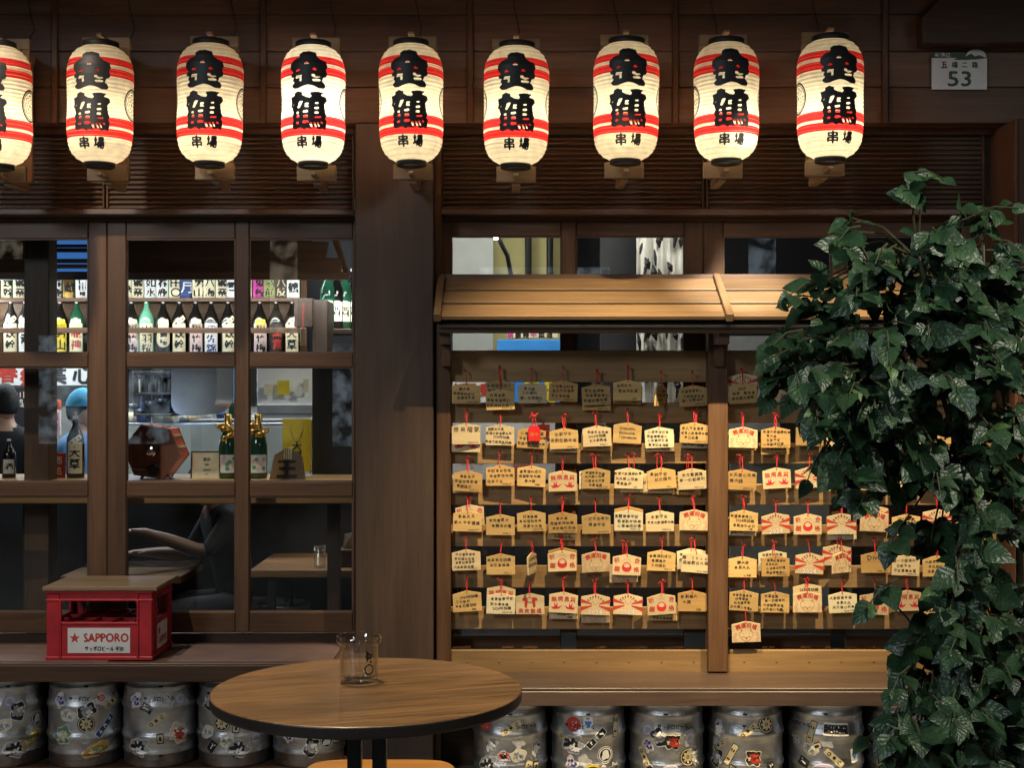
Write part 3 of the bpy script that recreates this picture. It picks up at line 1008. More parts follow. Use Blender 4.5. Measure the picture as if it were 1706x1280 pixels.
LX = [-3, 167, 350, 522, 685, 860, 1043, 1210, 1383]
LYc = [176, 174, 172, 174, 172, 176, 169, 169, 165]
LPOW = [2.5, 2.4, 2.4, 7.5, 4.0, 4.0, 3.6, 2.7, 3.2]
LDZ = [-.04, -.02, -.05, .01, 0, .0, .0, -.04, -.03]
LBL = ['white paper lantern with black brush lettering cut by the left picture edge']
LBL += [f'white paper lantern with red bands and black brush lettering, {ORD[i]} from left' for i in range(1, 9)]
LBL[3] = 'brightest white paper lantern with black brush lettering, left of the broad post'
LBL[8] = 'white paper lantern with black lettering, rightmost, nearest the house number plate'
for i, (lx, ly) in enumerate(zip(LX, LYc)):
    c = P(lx, ly + 2, 5.5)
    root = empty('paper_lantern', c, LBL[i], 'lantern', 'row of lit paper lanterns')
    yaw = R([1, 0, 1, -1, 1, 0, -1, 0, 4][i])
    tilt = (R(random.uniform(-1, 1)), R(random.uniform(-.8, .8)), yaw)
    sca = (random.uniform(.955, .99), random.uniform(.955, .99), random.uniform(.945, .97))

    def lob(nm, me_, par):
        o_ = bpy.data.objects.new(nm, me_); COL.objects.link(o_)
        o_.location = c; o_.rotation_euler = tilt; o_.scale = sca
        return put(o_, par)
    pb = lob('paper_body', ME_BODY, root)
    lob('lettering', ME_LET, pb)
    for m_ in ME_CREST: lob('crest', m_, pb)
    lob('rib_thread', ME_THREAD, pb)['kind'] = 'stuff'
    lob('bamboo_hoops', ME_HOOP, pb)['kind'] = 'stuff'
    lob('top_ring', ME_TOPRING, root)
    lob('bottom_ring', ME_BOTRING, root)
    sk = obj('lamp_socket', ME_SOCK, c, root)
    lp = lamp('lantern_bulb_light', 'POINT', c + Vector((0, 0, LDZ[i] - .025)), LPOW[i] * .92, (1.0, .88, .64) if i != 3 else (1.0, .92, .76), None, .03)
    put(lp, root)
    # cable up to the eaves
    x = random.uniform(-.03, .05)
    obj('cable', mesh('cable', *tube_geo([c + Vector((0.02, .12, .285)), c + Vector((x, .30, .33)), c + Vector((x + .012, .362, .40)), c + Vector((x - .014, .364, .52)), c + Vector((x + .01, .364, .66)), c + Vector((x, .364, .9))], .0026, 6), M_BLACK), (0, 0, 0), root)
    # bracket: a back board with an upper and a lower arm
    br_ = empty('lantern_bracket', c + Vector((0, .36, 0)), f'pale wooden bracket holding the {ORD[i]} paper lantern from left' if i else 'pale wooden bracket of the lantern cut by the left picture edge', 'bracket', 'lantern brackets')
    gx, gy, gz = c
    wbox('top_plate', W_LIGHT, gx - .098, gx + .098, gy + .078, gy + .100, gz + .252, gz + .297, br_, .003)
    for s in (-1, 1):
        wbox('cheek', W_LIGHT, gx + s * .084 - .014, gx + s * .084 + .014, gy + .0785, gy + .0995, gz + .205, gz + .2515, br_, .003)
    wbox('top_arm', W_LIGHT, gx - .02, gx + .02, gy + .101, gy + .378, gz + .252, gz + .29, br_, .003)
    wbox('hanger', W_LIGHT, gx - .012, gx + .012, gy - .02, gy + .0775, gz + .278, gz + .290, br_, .002)
    wbox('back_board', W_LIGHT, gx - .03, gx + .03, gy + .30, gy + .325, gz - .262, gz + .250, br_, .003)
    wbox('bottom_plate', W_LIGHT, gx - .081, gx + .081, gy + .085, gy + .105, gz - .29, gz - .225, br_, .003)
    wbox('bottom_arm', W_LIGHT, gx - .017, gx + .017, gy + .106, gy + .325, gz - .302, gz - .264, br_, .003)
    wbox('foot_peg', W_LIGHT, gx - .010, gx + .010, gy - .012, gy + .0845, gz - .282, gz - .270, br_, .002)

# ------------------------------------------------------------------ house number plate
c = P(1598, 115, fy - .014)
w2, h2 = .119, .088
g = Geo()
root = empty('house_number_plate', (c.x, c.y, c.z - h2), 'white and green house number plate reading 53 on the dark wall', 'sign')
wbox('plate', M_GREYW, c.x - w2, c.x + w2, c.y - .004, c.y, c.z - h2, c.z + .048, root, .001)
arc = [(w2 * .22 + w2 * .76 * (.5 + .5 * math.cos(t)) - .0, .050 + .036 * math.sin(t)) for t in np.linspace(0, math.pi, 14)]
V2 = [(c.x + x, c.y - .0025, c.z + y) for x, y in arc]
V3 = [(x, y + .002, z) for x, y, z in V2]
n = len(V2)
obj('arched_top', mesh('arched_top', V2 + V3, [tuple(range(n))[::-1], tuple(range(n, 2 * n))] + [(i, (i + 1) % n, n + (i + 1) % n, n + i) for i in range(n)], M_GREYW), (0, 0, 0), root)
wbox('green_band', M_GREEN, c.x - w2, c.x + .022, c.y - .0055, c.y - .0005, c.z + .048, c.z + .073, root, .001)


def flat(name, V2, F2, m, c, parent, y):
    return obj(name, mesh(name, [(c.x + x, y, c.z + z) for x, z in V2], F2, m), (0, 0, 0), parent)


hills = [(-.03, .038), (.0, .052), (.012, .050), (.02, .066), (.024, .052), (.034, .058), (.05, .066), (.066, .054), (.084, .060), (.117, .046), (.06, .040)]
flat('hill_emblem', *poly_shape([hills], [], .0016, 0), M_GREEN, c, root, c.y - .0062)
g = Geo()
flat('number', *text_bold('53', .098, .064, .002, 2), M_GREEN, Vector((c.x, 0, c.z - .042)), root, c.y - .0056)
for k, s in enumerate('五福二路'):
    flat('street_name', *text_bold(s, .026 if s != '二' else .024, .026 if s != '二' else .017, .0011, 2), M_GREEN, Vector((c.x - .066 + .044 * k, 0, c.z + .018)), root, c.y - .0056)
flat('district_name', *text_bold('新興區', .070, .020, .0010, 1), M_WHITE, Vector((c.x - .072, 0, c.z + .060)), root, c.y - .0066)

# ================================================================== WISH PLAQUES
EW, EH = .123, .091
OUT = [(-EW / 2, -EH / 2), (EW / 2, -EH / 2), (EW / 2, EH / 2 - .014), (0, EH / 2), (-EW / 2, EH / 2 - .014)]


def plaque_mesh(m):
    t = .0035; b = .0012
    g = Geo()
    n = 5
    inn = [(x * (1 - .018), y * (1 - .025)) for x, y in OUT]
    rings = [[(x, -t, z) for x, z in inn], [(x, -t + b, z) for x, z in OUT], [(x, t - b, z) for x, z in OUT], [(x, t, z) for x, z in inn]]
    vv = [p for r in rings for p in r]
    ff = [tuple(range(n)), tuple(15 + i for i in reversed(range(n)))]
    for k in range(3):
        for i in range(n):
            ff.append((k * n + i, (k + 1) * n + i, (k + 1) * n + (i + 1) % n, k * n + (i + 1) % n))
    return mesh('wish_plaque', vv, [q[::-1] if False else q for q in ff], m)


ME_EMA = plaque_mesh(W_EMA[0]); ME_EMAP = plaque_mesh(W_EMAP[0])
ME_EMAD = plaque_mesh(wood('weathered plaque cypress', (.40, .22, .075), (.60, .37, .14), 0, rough=.6, tone=.26, bump=.1))
ME_EMAC = plaque_mesh(wood('cream plaque cypress', (.66, .54, .34), (.82, .70, .48), 0, rough=.6, tone=.12, bump=.1))
EMR = random.Random(77)
PHR = ['希望新年快樂', '身體健康平安', '事業順利成功', '家人平安健康', '願一切都順利', '萬事如意發財', '天天開心快樂', '考試順利合格', '我愛你永遠', '心想事成好運', '平安喜樂幸福', '希望事事順心',
       '大家都要幸福', '學業進步', '早日脫單', '長長久久', '2024年快樂', '工作順利', '賺大錢', '全家平安', '好運連連', '希望大家健康快樂', '感謝金鶴串場', '祝生意興隆']
DATES = ['2023.12.31', '2024.1.1', '2024.01.20', '2024.2.10', 'Tina', 'Kevin 2024', '小美', '阿凱', 'Sunny 2023', 'Lulu']


def put_text(g, s, cx, cz, size, y, rot=0.0, bold=.0006, m=0):
    v, f = text_raw(s, 1)
    ca, sa = math.cos(rot), math.sin(rot)
    for k, (dx, dz) in enumerate(((0, 0), (bold, 0), (0, bold), (bold, bold))):
        g.add([(cx + dx + (x * ca - z * sa) * size, y - k * .00006, cz + dz + (x * sa + z * ca) * size) for x, z in v], f, m)


def print_hand(seed, fixed=None):
    r = random.Random(seed)
    g = Geo()
    y = -.0039
    lines = fixed if fixed else [r.choice(PHR) for _ in range(r.choice((2, 3, 3, 4)))]
    n = len(lines)
    size = {1: .030, 2: .0185, 3: .0165, 4: .0145}[n] * r.uniform(.92, 1.05)
    z = .018 if n < 4 else .024
    for k, s in enumerate(lines):
        wid = len(s) * size * (1.0 if ord(s[0]) > 3000 else .5)
        sz = size * min(1, .118 / max(wid, 1e-6))
        if ord(s[0]) > 3000:
            x0 = r.uniform(-.006, .006) - len(s) * sz * .5 + sz * .5 - (.118 - len(s) * sz) * .5 * r.uniform(0, .7); sl = r.uniform(-.05, .05)
            for q_, ch in enumerate(s):
                if ch == ' ': continue
                put_text(g, ch, x0 + q_ * sz + r.uniform(-.0008, .0008), z - k * size * 1.25 + q_ * sz * sl + r.uniform(-.0012, .0012), sz * r.uniform(.74, .98), y, R(r.uniform(-9, 9)), .00045)
        else:
            put_text(g, s, r.uniform(-.008, .008), z - k * size * 1.2, sz, y, R(r.uniform(-5, 5)))
    if not fixed or n < 3:
        put_text(g, r.choice(DATES), .028, -.037, .010, y, R(r.uniform(-3, 3)), .0003)
    return g.mesh('handwriting', [M_INK])


def ray_print():
    g = Geo(); y = -.0039
    cx, cz = 0, -.002
    for s in (-1, 1):
        for a0, a1 in ((8, 22), (-24, -8)):
            L_ = .064
            q = []
            for a in (a0, a1):
                t = R(a); q.append((cx + s * .015 * math.cos(t), y, cz + .015 * math.sin(t)))
            for a in (a1, a0):
                t = R(a); q.append((cx + s * L_, y, cz + L_ * math.tan(t)))
            g.add(q, [(0, 1, 2, 3)], 0)
    for k in range(7):
        t = R(36 + 18 * k)
        r0, r1 = .030, .043
        d = Vector((math.cos(t), 0, math.sin(t))); e = Vector((-math.sin(t), 0, math.cos(t)))
        p = Vector((0, y, cz - .004))
        g.add([p + d * r0, p + d * r1 - e * .005, p + d * r1 + e * .004], [(0, 1, 2)], 1)
    # horned face marks
    for s in (-1, 1):
        g.add([(s * .006, y, .008), (s * .011, y, .013), (s * .013, y, .010)], [(0, 1, 2)], 1)
        g.add([(s * .012, y, .018), (s * .017, y, .027), (s * .0145, y, .018)], [(0, 1, 2)], 1)
        g.add([(s * .001, y, .000), (s * .007, y, .004), (s * .004, y, -.003)], [(0, 1, 2)], 0)
    put_text(g, '2024', 0, -.033, .030, y, 0, .0012, 2)
    g2 = Geo()
    put_text(g, '2024', 0, -.033, .030, y - .0004, 0, .0006, 3)
    return g.mesh('red_print', [M_RED, paint('maroon print', (.28, .05, .04), .6), M_RED, M_WHITE])


def cat_print():
    g = Geo(); y = -.0039
    for k, s in enumerate('開運招福'):
        a = R(24 - 16 * k)
        put_text(g, s, -math.sin(a) * .085, -.058 + math.cos(a) * .085, .022, y, a, .0012, 0)
    for s in (-1, 1):
        g.tube([(s * .017, y, .003), (s * .030, y, -.004), (s * .029, y, -.018), (s * .012, y, -.036), (0, y, -.042)], .0007, 4, 1)
        g.add([(s * .016, y, .005), (s * .020, y, .012), (s * .024, y, .004)], [(0, 1, 2)], 0)
        g.tube([(s * .019, y, -.022), (s * .010, y, -.020), (0, y, -.026)], .0009, 4, 1)
        for q in range(3):
            put_text(g, '❀' if False else '○', s * (.046 + .005 * (q % 2)), -.01 - q * .013, .016, y, 0, .0003, 2)
        g.add([(s * .009, y, -.009), (s * .012, y, -.0065), (s * .015, y, -.009)], [(0, 1, 2)], 1)
    g.add([(-.004, y, -.028), (.004, y, -.028), (0, y, -.034)], [(0, 1, 2)], 0)
    return g.mesh('red_print', [M_RED, paint('brown print', (.32, .12, .07), .6), M_PINK])


def crane_print():
    g = Geo(); y = -.0039
    for k, s in enumerate('無病息災'):
        put_text(g, s, -.041 + .027 * k, .017 - .003 * abs(k - 1.5), .024, y, R(4 - 3 * k), .0010, 1)
    for s in (-1, 1):
        c = s * .028
        body = [(c - s * .024, -.012), (c - s * .010, -.027), (c + s * .014, -.030), (c + s * .025, -.020), (c + s * .010, -.019), (c + s * .012, .000), (c + s * .001, -.018), (c - s * .006, -.020)]
        g.add([(x, y, z) for x, z in body], [tuple(range(8))], 0)
        g.add([(c - s * .004, y - .0002, -.019), (c - s * .002, y - .0002, .002), (c + s * .006, y - .0002, -.022)], [(0, 1, 2)], 0)
    return g.mesh('red_print', [paint('crimson print', (.58, .02, .05), .55), M_RED])


def daruma_print():
    g = Geo(); y = -.0039
    for s, x, z, a in (('祈', -.044, .018, 12), ('願', -.042, -.020, -6), ('合', .044, .018, -12), ('格', .042, -.020, 6)):
        put_text(g, s, x, z, .025, y, R(a), .0010, 0)
    n = 18
    ov = [(.021 * math.cos(t) * (1 - .12 * math.sin(t)), y, -.010 + .021 * math.sin(t)) for t in np.linspace(0, 2 * math.pi, n, endpoint=False)]
    g.add(ov, [tuple(range(n))], 1)
    g.add([(.013 * math.cos(t), y - .0003, -.003 + .009 * math.sin(t)) for t in np.linspace(0, 2 * math.pi, 12, endpoint=False)], [tuple(range(12))], 2)
    for s in (-1, 1):
        g.tube([(s * .016, y, .018), (s * .008, y, .026), (s * .002, y, .020)], .0006, 4, 0)
        g.tube([(s * .003, y - .0006, -.002), (s * .007, y - .0006, .001), (s * .010, y - .0006, -.002)], .0008, 4, 0)
    return g.mesh('red_print', [M_RED, paint('doll red print', (.62, .035, .03), .55), paint('doll face print', (.80, .62, .45), .6)])


def trade_print():
    g = Geo(); y = -.0039
    for k, s in enumerate('商売繁盛'):
        put_text(g, s, -.040 + .026 * k, -.033 + .002 * abs(k - 1.5), .022, y, 0, .0010, 0)
    for s in (-1, 1):
        g.add([(s * .012, y, .028), (s * .030, y, .026), (s * .034, y, .014), (s * .022, y, .012), (s * .024, y, -.012), (s * .014, y, -.018), (s * .010, y, .004)], [tuple(range(7))], 0)
        for q in range(5):
            t = R(20 + q * 22)
            g.tube([(s * .036 * math.cos(t) + s * .012, y, .004 + .036 * math.sin(t) * .8), (s * .052 * math.cos(t) + s * .010, y, .004 + .046 * math.sin(t) * .8)], .0004, 3, 1)
    ov = [(.014 * math.cos(t), y - .0002, .016 + .013 * math.sin(t)) for t in np.linspace(0, 2 * math.pi, 12, endpoint=False)]
    g.add(ov, [tuple(range(12))], 0)
    g.add([(x * .72, y - .0004, .016 + (z - .016) * .7) for x, _, z in ov], [tuple(range(12))], 2)
    return g.mesh('red_print', [M_RED, M_PINK, M_TANP])


def heart_print():
    g = Geo(); y = -.0039
    for s, x, z in (('誠', -.042, .014), ('話', -.036, -.026), ('∞', 0, -.024), ('愛', .040, .016), ('受', .036, -.026)):
        put_text(g, s, x, z, .026, y, 0, .0008, 0)
    for sx in (-1, 1):
        g.add([(sx * .010 + .012 * math.cos(t), y, .022 + .012 * math.sin(t)) for t in np.linspace(0, 2 * math.pi, 12, endpoint=False)], [tuple(range(12))], 1)
    g.add([(-.02, y - .0002, .018), (0, y - .0002, -.006), (.02, y - .0002, .018)], [(0, 1, 2)], 1)
    return g.mesh('red_print', [M_RED, paint('plum print', (.22, .03, .08), .6)])


PRN = {'Y': ray_print(), 'K': cat_print(), 'M': crane_print(), 'G': daruma_print(), 'S': trade_print(), 'H': heart_print()}
PDESC = {'Y': 'red rays and 2024', 'K': 'red cat face print', 'M': 'two red cranes', 'G': 'red doll print', 'S': 'red figure print', 'H': 'red heart print',
         'W': 'handwriting', 'P': 'handwriting on pale wood', 'T': 'edge turned to us'}
FIX = {(0, 1, 0): ['帶來福氣'], (0, 1, 5): ['Спасибо,', 'большое,', 'Гурьянов!'], (1, 4, 4): ['Diving'], (0, 3, 4): ['一切平安順利', '健康平安'], (0, 4, 7): ['願 2024', '順順歡迎光臨'], (0, 5, 7): ['新創樂大', '大獎'],
       (0, 3, 1): ['明年會更好', '等歸去台灣'], (0, 2, 6): ['單純平安', '如此順利'], (1, 0, 0): ['2024', '開運 應有福', '順利歷史儲蓄']}
ED = .043


def ema(px, py, kind, label, seed, roll=0.0, yaw=0.0, lift=0.0, cord_from=None, fixed=None, group='wish plaques on the racks', name='wish_plaque'):
    """plaque centre at picture point; cord goes up to its hook"""
    Y = BY - ED - lift
    c = P(px, py, Y)
    pale = kind == 'P' or kind in 'YKMGSH'
    u_ = EMR.random()
    o = obj(name, (ME_EMAC if kind == 'P' and u_ < .6 else ME_EMAP) if pale else (ME_EMAD if u_ < .22 else (ME_EMAP if u_ > .82 else ME_EMA)), c, None, (R(random.uniform(-3, 3)), roll, yaw))
    tag(o, label, 'plaque', group)
    M4 = wmat(o)
    if kind in PRN:
        q = obj('red_print', PRN[kind]); q.matrix_basis = M4; put(q, o)
    elif kind in 'WP':
        q = obj('handwriting', print_hand(seed, fixed)); q.matrix_basis = M4; put(q, o); q['kind'] = 'stuff'
    # cord: loop through the hole and up to the hook
    top = M4 @ Vector((0, -.006, EH / 2 - .010))
    hz = P(0, cord_from if cord_from else py - EH / 2 * F / Y - 21, Y).z
    hook = Vector((c.x + random.uniform(-.006, .006), BY - ED + .006, hz))
    g = Geo()
    j = lambda s: Vector((random.uniform(-s, s), random.uniform(-s, s) * .3, 0))
    g.tube([M4 @ Vector((0, .004, EH / 2 - .011)), top, top + Vector((0, 0, .008)), (top * .5 + hook * .5) + j(.004), hook], .0013, 5)
    g.tube([top + Vector((0, -.001, .002)), (top * .6 + hook * .4) + j(.006), hook + j(.002)], .0013, 5)
    kx = hook + Vector((0, -.003, -.004))
    g.lathe([(0, -.0045), (.0035, 0), (0, .0045)], 6, 0, Matrix.Translation(kx))
    for s in (-1, 1):
        e = kx + Vector((s * random.uniform(.006, .016), -.002, random.uniform(-.014, .010)))
        g.tube([kx, (kx + e) / 2 + Vector((0, -.002, .003)), e], .0011, 5)
    cd = obj('cord', g.mesh('cord', M_CORD), (0, 0, 0), o)
    return o, hook


NAIL = mesh('hook', *tube_geo([(0, 0, 0), (0, -.046, .0), (0, -.050, .008)], .0016, 6), M_BLKMETAL)
GRID = [
    [778, 833, 885, 938, 993, 1046, 1100, 1155],
    [1238, 1292, 1347, 1402, 1457, 1510, 1562, 1616],
]
ROWY = [[655, 726, 797, 870, 937, 1004], [655, 727, 796, 871, 940, 1005]]
JIT = random.Random(3)
KIND = [
    ['WWWWWWTW', 'PWWWWWPW', 'WWWMWWWW', 'WWWWWPWK', 'WWTGKGWW', 'WPSMYYGW'],
    ['WHWWWHWW', 'KWWWWKWW', 'WMYPWWWG', 'WYGYKWYW', 'WWYKWWWW', 'WWKPGMWW'],
]
# second plaque hung over / under: (rack,row,col): (kind, dx, dy, front?)
DOUB = {(0, 0, 1): ('W', 0, 15, 1), (0, 0, 4): ('W', 1, 9, 0), (0, 0, 5): ('W', 1, 5, 0), (0, 1, 0): ('M', 0, 13, 0), (0, 1, 3): ('P', 0, 5, 0), (0, 1, 4): ('W', -2, 7, 0), (0, 1, 6): ('P', 1, 6, 0), (0, 1, 7): ('P', 2, 8, 0),
        (0, 2, 0): ('P', -2, 2, 0), (0, 2, 4): ('P', -4, 1, 0), (0, 2, 5): ('P', 9, 6, 0), (0, 2, 6): ('P', -6, 7, 0), (0, 2, 7): ('W', -9, 9, 0), (0, 3, 0): ('G', 4, -10, 0), (0, 3, 3): ('W', -1, 11, 0), (0, 3, 5): ('W', 0, -6, 0), (0, 3, 7): ('P', -1, 2, 0),
        (0, 4, 5): ('K', -5, 12, 0), (0, 4, 7): ('P', -8, -6, 0), (0, 4, 3): ('W', 1, -5, 0), (0, 5, 1): ('M', 0, -12, 0), (0, 5, 3): ('W', 0, 10, 0), (0, 5, 4): ('K', 0, 13, 0), (0, 5, 6): ('W', 3, 10, 0),
        (1, 0, 0): ('Y', 0, -15, 0), (1, 1, 0): ('W', -2, 4, 0), (1, 1, 1): ('W', -1, 11, 0), (1, 2, 0): ('P', -3, 2, 0), (1, 3, 0): ('P', -3, 8, 0), (1, 3, 3): ('P', 1, 9, 0), (1, 3, 4): ('Y', 0, -8, 0), (1, 4, 1): ('P', -5, -9, 0), (1, 4, 3): ('Y', -8, -12, 0), (1, 5, 2): ('W', 0, -13, 0)}
SIDE = ['left', 'right']
for r0 in range(2):
    for row in range(6):
        for col in range(8):
            if r0 == 1 and row == 4 and col == 7: continue
            k = KIND[r0][row][col]
            px = GRID[r0][col] + JIT.uniform(-2, 2)
            py = ROWY[r0][row] + JIT.uniform(-5, 5)
            yaw = R(JIT.uniform(-8, 8)); roll = R(JIT.uniform(-3.2, 3.2))
            if (r0, row, col) == (0, 4, 7): roll = R(4); px += 4
            if (r0, row, col) == (0, 1, 7): roll = R(2)
            if (r0, row, col) == (1, 4, 3): yaw = R(38)
            if k == 'T': yaw = R(72 if row == 4 else 62)
            where = f'{ORD[col]} in {ORD[row]} row of {SIDE[r0]} rack'
            lab = f'wish plaque with {PDESC[k]}, {where}'
            kk = 'W' if k == 'T' else k
            db = DOUB.get((r0, row, col))
            o, hook = ema(px, py, kk, lab, 100 * r0 + 10 * row + col + 1, roll, yaw, .0 if not db else (.010 if not db[3] else 0), None, FIX.get((r0, row, col)))
            obj('hook', NAIL, (hook.x, BY, hook.z + .001), rk1 if r0 == 0 else rk2)
            if db:
                pos = 'in front of' if db[3] else 'half hidden behind'
                ema(px + db[1], py + db[2], db[0], f'wish plaque {pos} the {ORD[col]} of the {ORD[row]} row, {SIDE[r0]} rack', 500 + 100 * r0 + 10 * row + col, R(JIT.uniform(-3, 3)), R(JIT.uniform(-4, 4)),
                    .012 if db[3] else -.012, P and (py - 22 - 20))
ema(1243, 1053, 'K', 'lowest wish plaque with a red cat face, hanging alone below the right rack rows', 990, R(-2), 0, .006, 990)
# red charm pouch over the third plaque of the second row
c = P(890, 722, BY - ED - .018)
root = empty('charm_pouch', c, 'small bright red charm pouch hung over a plaque in the second row', 'charm')
out = [(-.024, -.034), (.024, -.034), (.026, .014), (.016, .030), (-.016, .030), (-.026, .014)]
vv = [(x, -.005, z) for x, z in out] + [(x * 1.04, 0, z * 1.03) for x, z in out] + [(x, .005, z) for x, z in out]
ff = [tuple(range(6)), tuple(12 + i for i in reversed(range(6)))] + [(k * 6 + i, (k + 1) * 6 + i, (k + 1) * 6 + (i + 1) % 6, k * 6 + (i + 1) % 6) for k in range(2) for i in range(6)]
obj('pouch', mesh('pouch', vv, ff, paint('red brocade', (.66, .015, .02), .45, bump=.4, scale=200)), c, root)
g = Geo(); put_text(g, '御守', 0, -.006, .018, -.0055, 0, .0005)
obj('lettering', g.mesh('lettering', paint('gold thread', (.55, .22, .05), .5)), c, root)
g = Geo()
for s in (-1, 1):
    g.tube([(s * .004, -.004, .028), (s * .007, -.004, .05), (s * .004, .002, .078)], .0018, 6)
for k in range(9):
    t = random.uniform(0, 6.28); q = Vector((.016 * math.cos(t), -.004 + random.uniform(-.004, .004), .080 + .012 * math.sin(t)))
    g.tube([(0, 0, .078), q * .6 + Vector((0, -.004, .03)), q], .0022, 6)
obj('cord', g.mesh('cord', M_CORD), c, root)

# ================================================================== KEGS
KH, KR = .385, .158
kp = [(0, .03), (.118, .03), (.130, .0), (.144, .0), (.148, .012), (.149, .050), (.153, .056), (.1555, .062), (.1515, .070), (.152, .085), (.1525, .110), (.1575, .119), (.160, .128), (.1575, .137), (.1525, .146),
      (.1525, .165), (.153, .190), (.152, .215), (.1525, .238), (.1575, .247), (.160, .256), (.1575, .265), (.1525, .274), (.151, .300), (.148, .322), (.1515, .330), (.1515, .338), (.147, .345), (.147, .376), (.1495, .381), (.147, .385),
      (.140, .385), (.136, .376), (.130, .345), (.05, .338), (.045, .350), (0, .350)]
ME_KEG = mesh('keg_body', *lathe_geo(kp, 56), M_KEG, None, True)
keg_r = interp([(r, z) for r, z in kp if r > .146])
def slot(X, Y): return np.minimum(.009 - np.abs(X), .004 - np.abs(Y))
V2, F2 = fun_shape(slot, .03, .02, .002)
ME_SLOT = [mesh('drain_slot', wrap(V2, keg_r, 0, z, .0006), F2, M_BLACK) for z in (.343, .052)]
V2, F2 = text_bold('サッポロビール', .130, .021, .0012, 2, .15)
ME_KTXT = {}


def keg_text(th):
    k = round(th, 3)
    if k not in ME_KTXT:
        ME_KTXT[k] = mesh('lettering', wrap(V2KT, keg_r, th, .292, .0007), F2KT, M_BLACK)
    return ME_KTXT[k]


V2KT, F2KT = V2, F2


def rrect(w, h, r=.003):
    return lambda X, Y: r - np.hypot(np.maximum(np.abs(X) - w / 2 + r, 0), np.maximum(np.abs(Y) - h / 2 + r, 0)) + np.minimum(np.maximum(0, 0), 0)


def disc(r):
    return lambda X, Y: r - np.hypot(X, Y)


def ringf(r, t):
    return lambda X, Y: t - np.abs(np.hypot(X, Y) - r)


def blob(r, seed, asp=1.0):
    q = random.Random(seed)
    am = [(q.uniform(.04, .16), q.randint(2, 7), q.uniform(0, 6.28)) for _ in range(4)]

    def fn(X, Y):
        t = np.arctan2(Y, X * asp)
        return r * (1 + sum(a * np.sin(n * t + p) for a, n, p in am)) - np.hypot(X * asp, Y)
    return fn


def flower(r):
    def fn(X, Y):
        rr = np.hypot(X, Y); t = np.arctan2(Y, X)
        return np.maximum(np.minimum(r * (.55 + .45 * np.abs(np.cos(t * 4))) - rr, rr - r * .3), r * .16 - rr)
    return fn


CELL = .0026


def sticker(keg, c, rot, th, z, ang, layers, label=None):
    """layers: list of (kind, data, material)"""
    g = Geo(); mats = []
    for i, (V2, F2, m) in enumerate(layers):
        if m not in mats: mats.append(m)
        g.add(wrap([(x_ * .88, y_ * .88) for x_, y_ in V2], keg_r, th, z, .0006 + .0005 * i, ang), F2, mats.index(m))
    o = obj('sticker', g.mesh('sticker', mats), c, keg, rot)
    if label: o['label'] = label
    return o


def L_(fn, w, h, m): return (*fun_shape(fn, w, h, CELL), m)


def shift(layer, dx, dy):
    V, F_, m = layer
    return ([(x + dx, y + dy) for x, y in V], F_, m)


def TX(s, w, h, m, dx=0, dy=0, bold=1):
    V, F_ = text_bold(s, w, h, .0018, bold)
    return ([(x + dx, y + dy) for x, y in V], F_, m)


def st_round(r, rim, ink, core):
    return [L_(disc(r), 2 * r, 2 * r, rim), L_(disc(r * .93), 2 * r, 2 * r, ink), L_(ringf(r * .78, r * .06), 2 * r, 2 * r, rim), L_(core, 2 * r, 2 * r, rim)]


def st_strip(w, h, rim, fill, chars, ink):
    ls = [L_(rrect(w, h), w, h, rim), L_(rrect(w - .006, h - .006), w, h, fill)]
    n = len(chars)
    for k, ch in enumerate(chars):
        ls.append(TX(ch, h * .62, h * .66, ink, -w / 2 + (k + .75) * w / (n + .5), 0))
    return ls


def st_blob(r, seed, asp, rim, fill, ink, ink2=None):
    fn = blob(r, seed, asp)
    W = 2.8 * r / min(asp, 1); H = 2.8 * r
    ls = [L_(fn, W, H, rim), L_(lambda X, Y: fn(X, Y) - .004, W, H, fill)]
    fn2 = blob(r * .55, seed + 9, asp); ls.append(L_(fn2, W, H, ink))
    q = random.Random(seed)
    for k in range(11):
        dx, dy = q.uniform(-.6, .6) * r / max(asp, .6), q.uniform(-.6, .6) * r
        ls.append(shift(L_(blob(r * q.uniform(.08, .24), seed + 20 + k, q.choice((.5, 1, 1.8))), r, r, q.choice((rim, ink2 or ink, ink))), dx, dy))
    return ls


def st_flower(r, fill, ink):
    return [L_(disc(r), 2 * r, 2 * r, fill), L_(ringf(r * .86, r * .05), 2 * r, 2 * r, ink), L_(flower(r * .7), 2 * r, 2 * r, ink)]


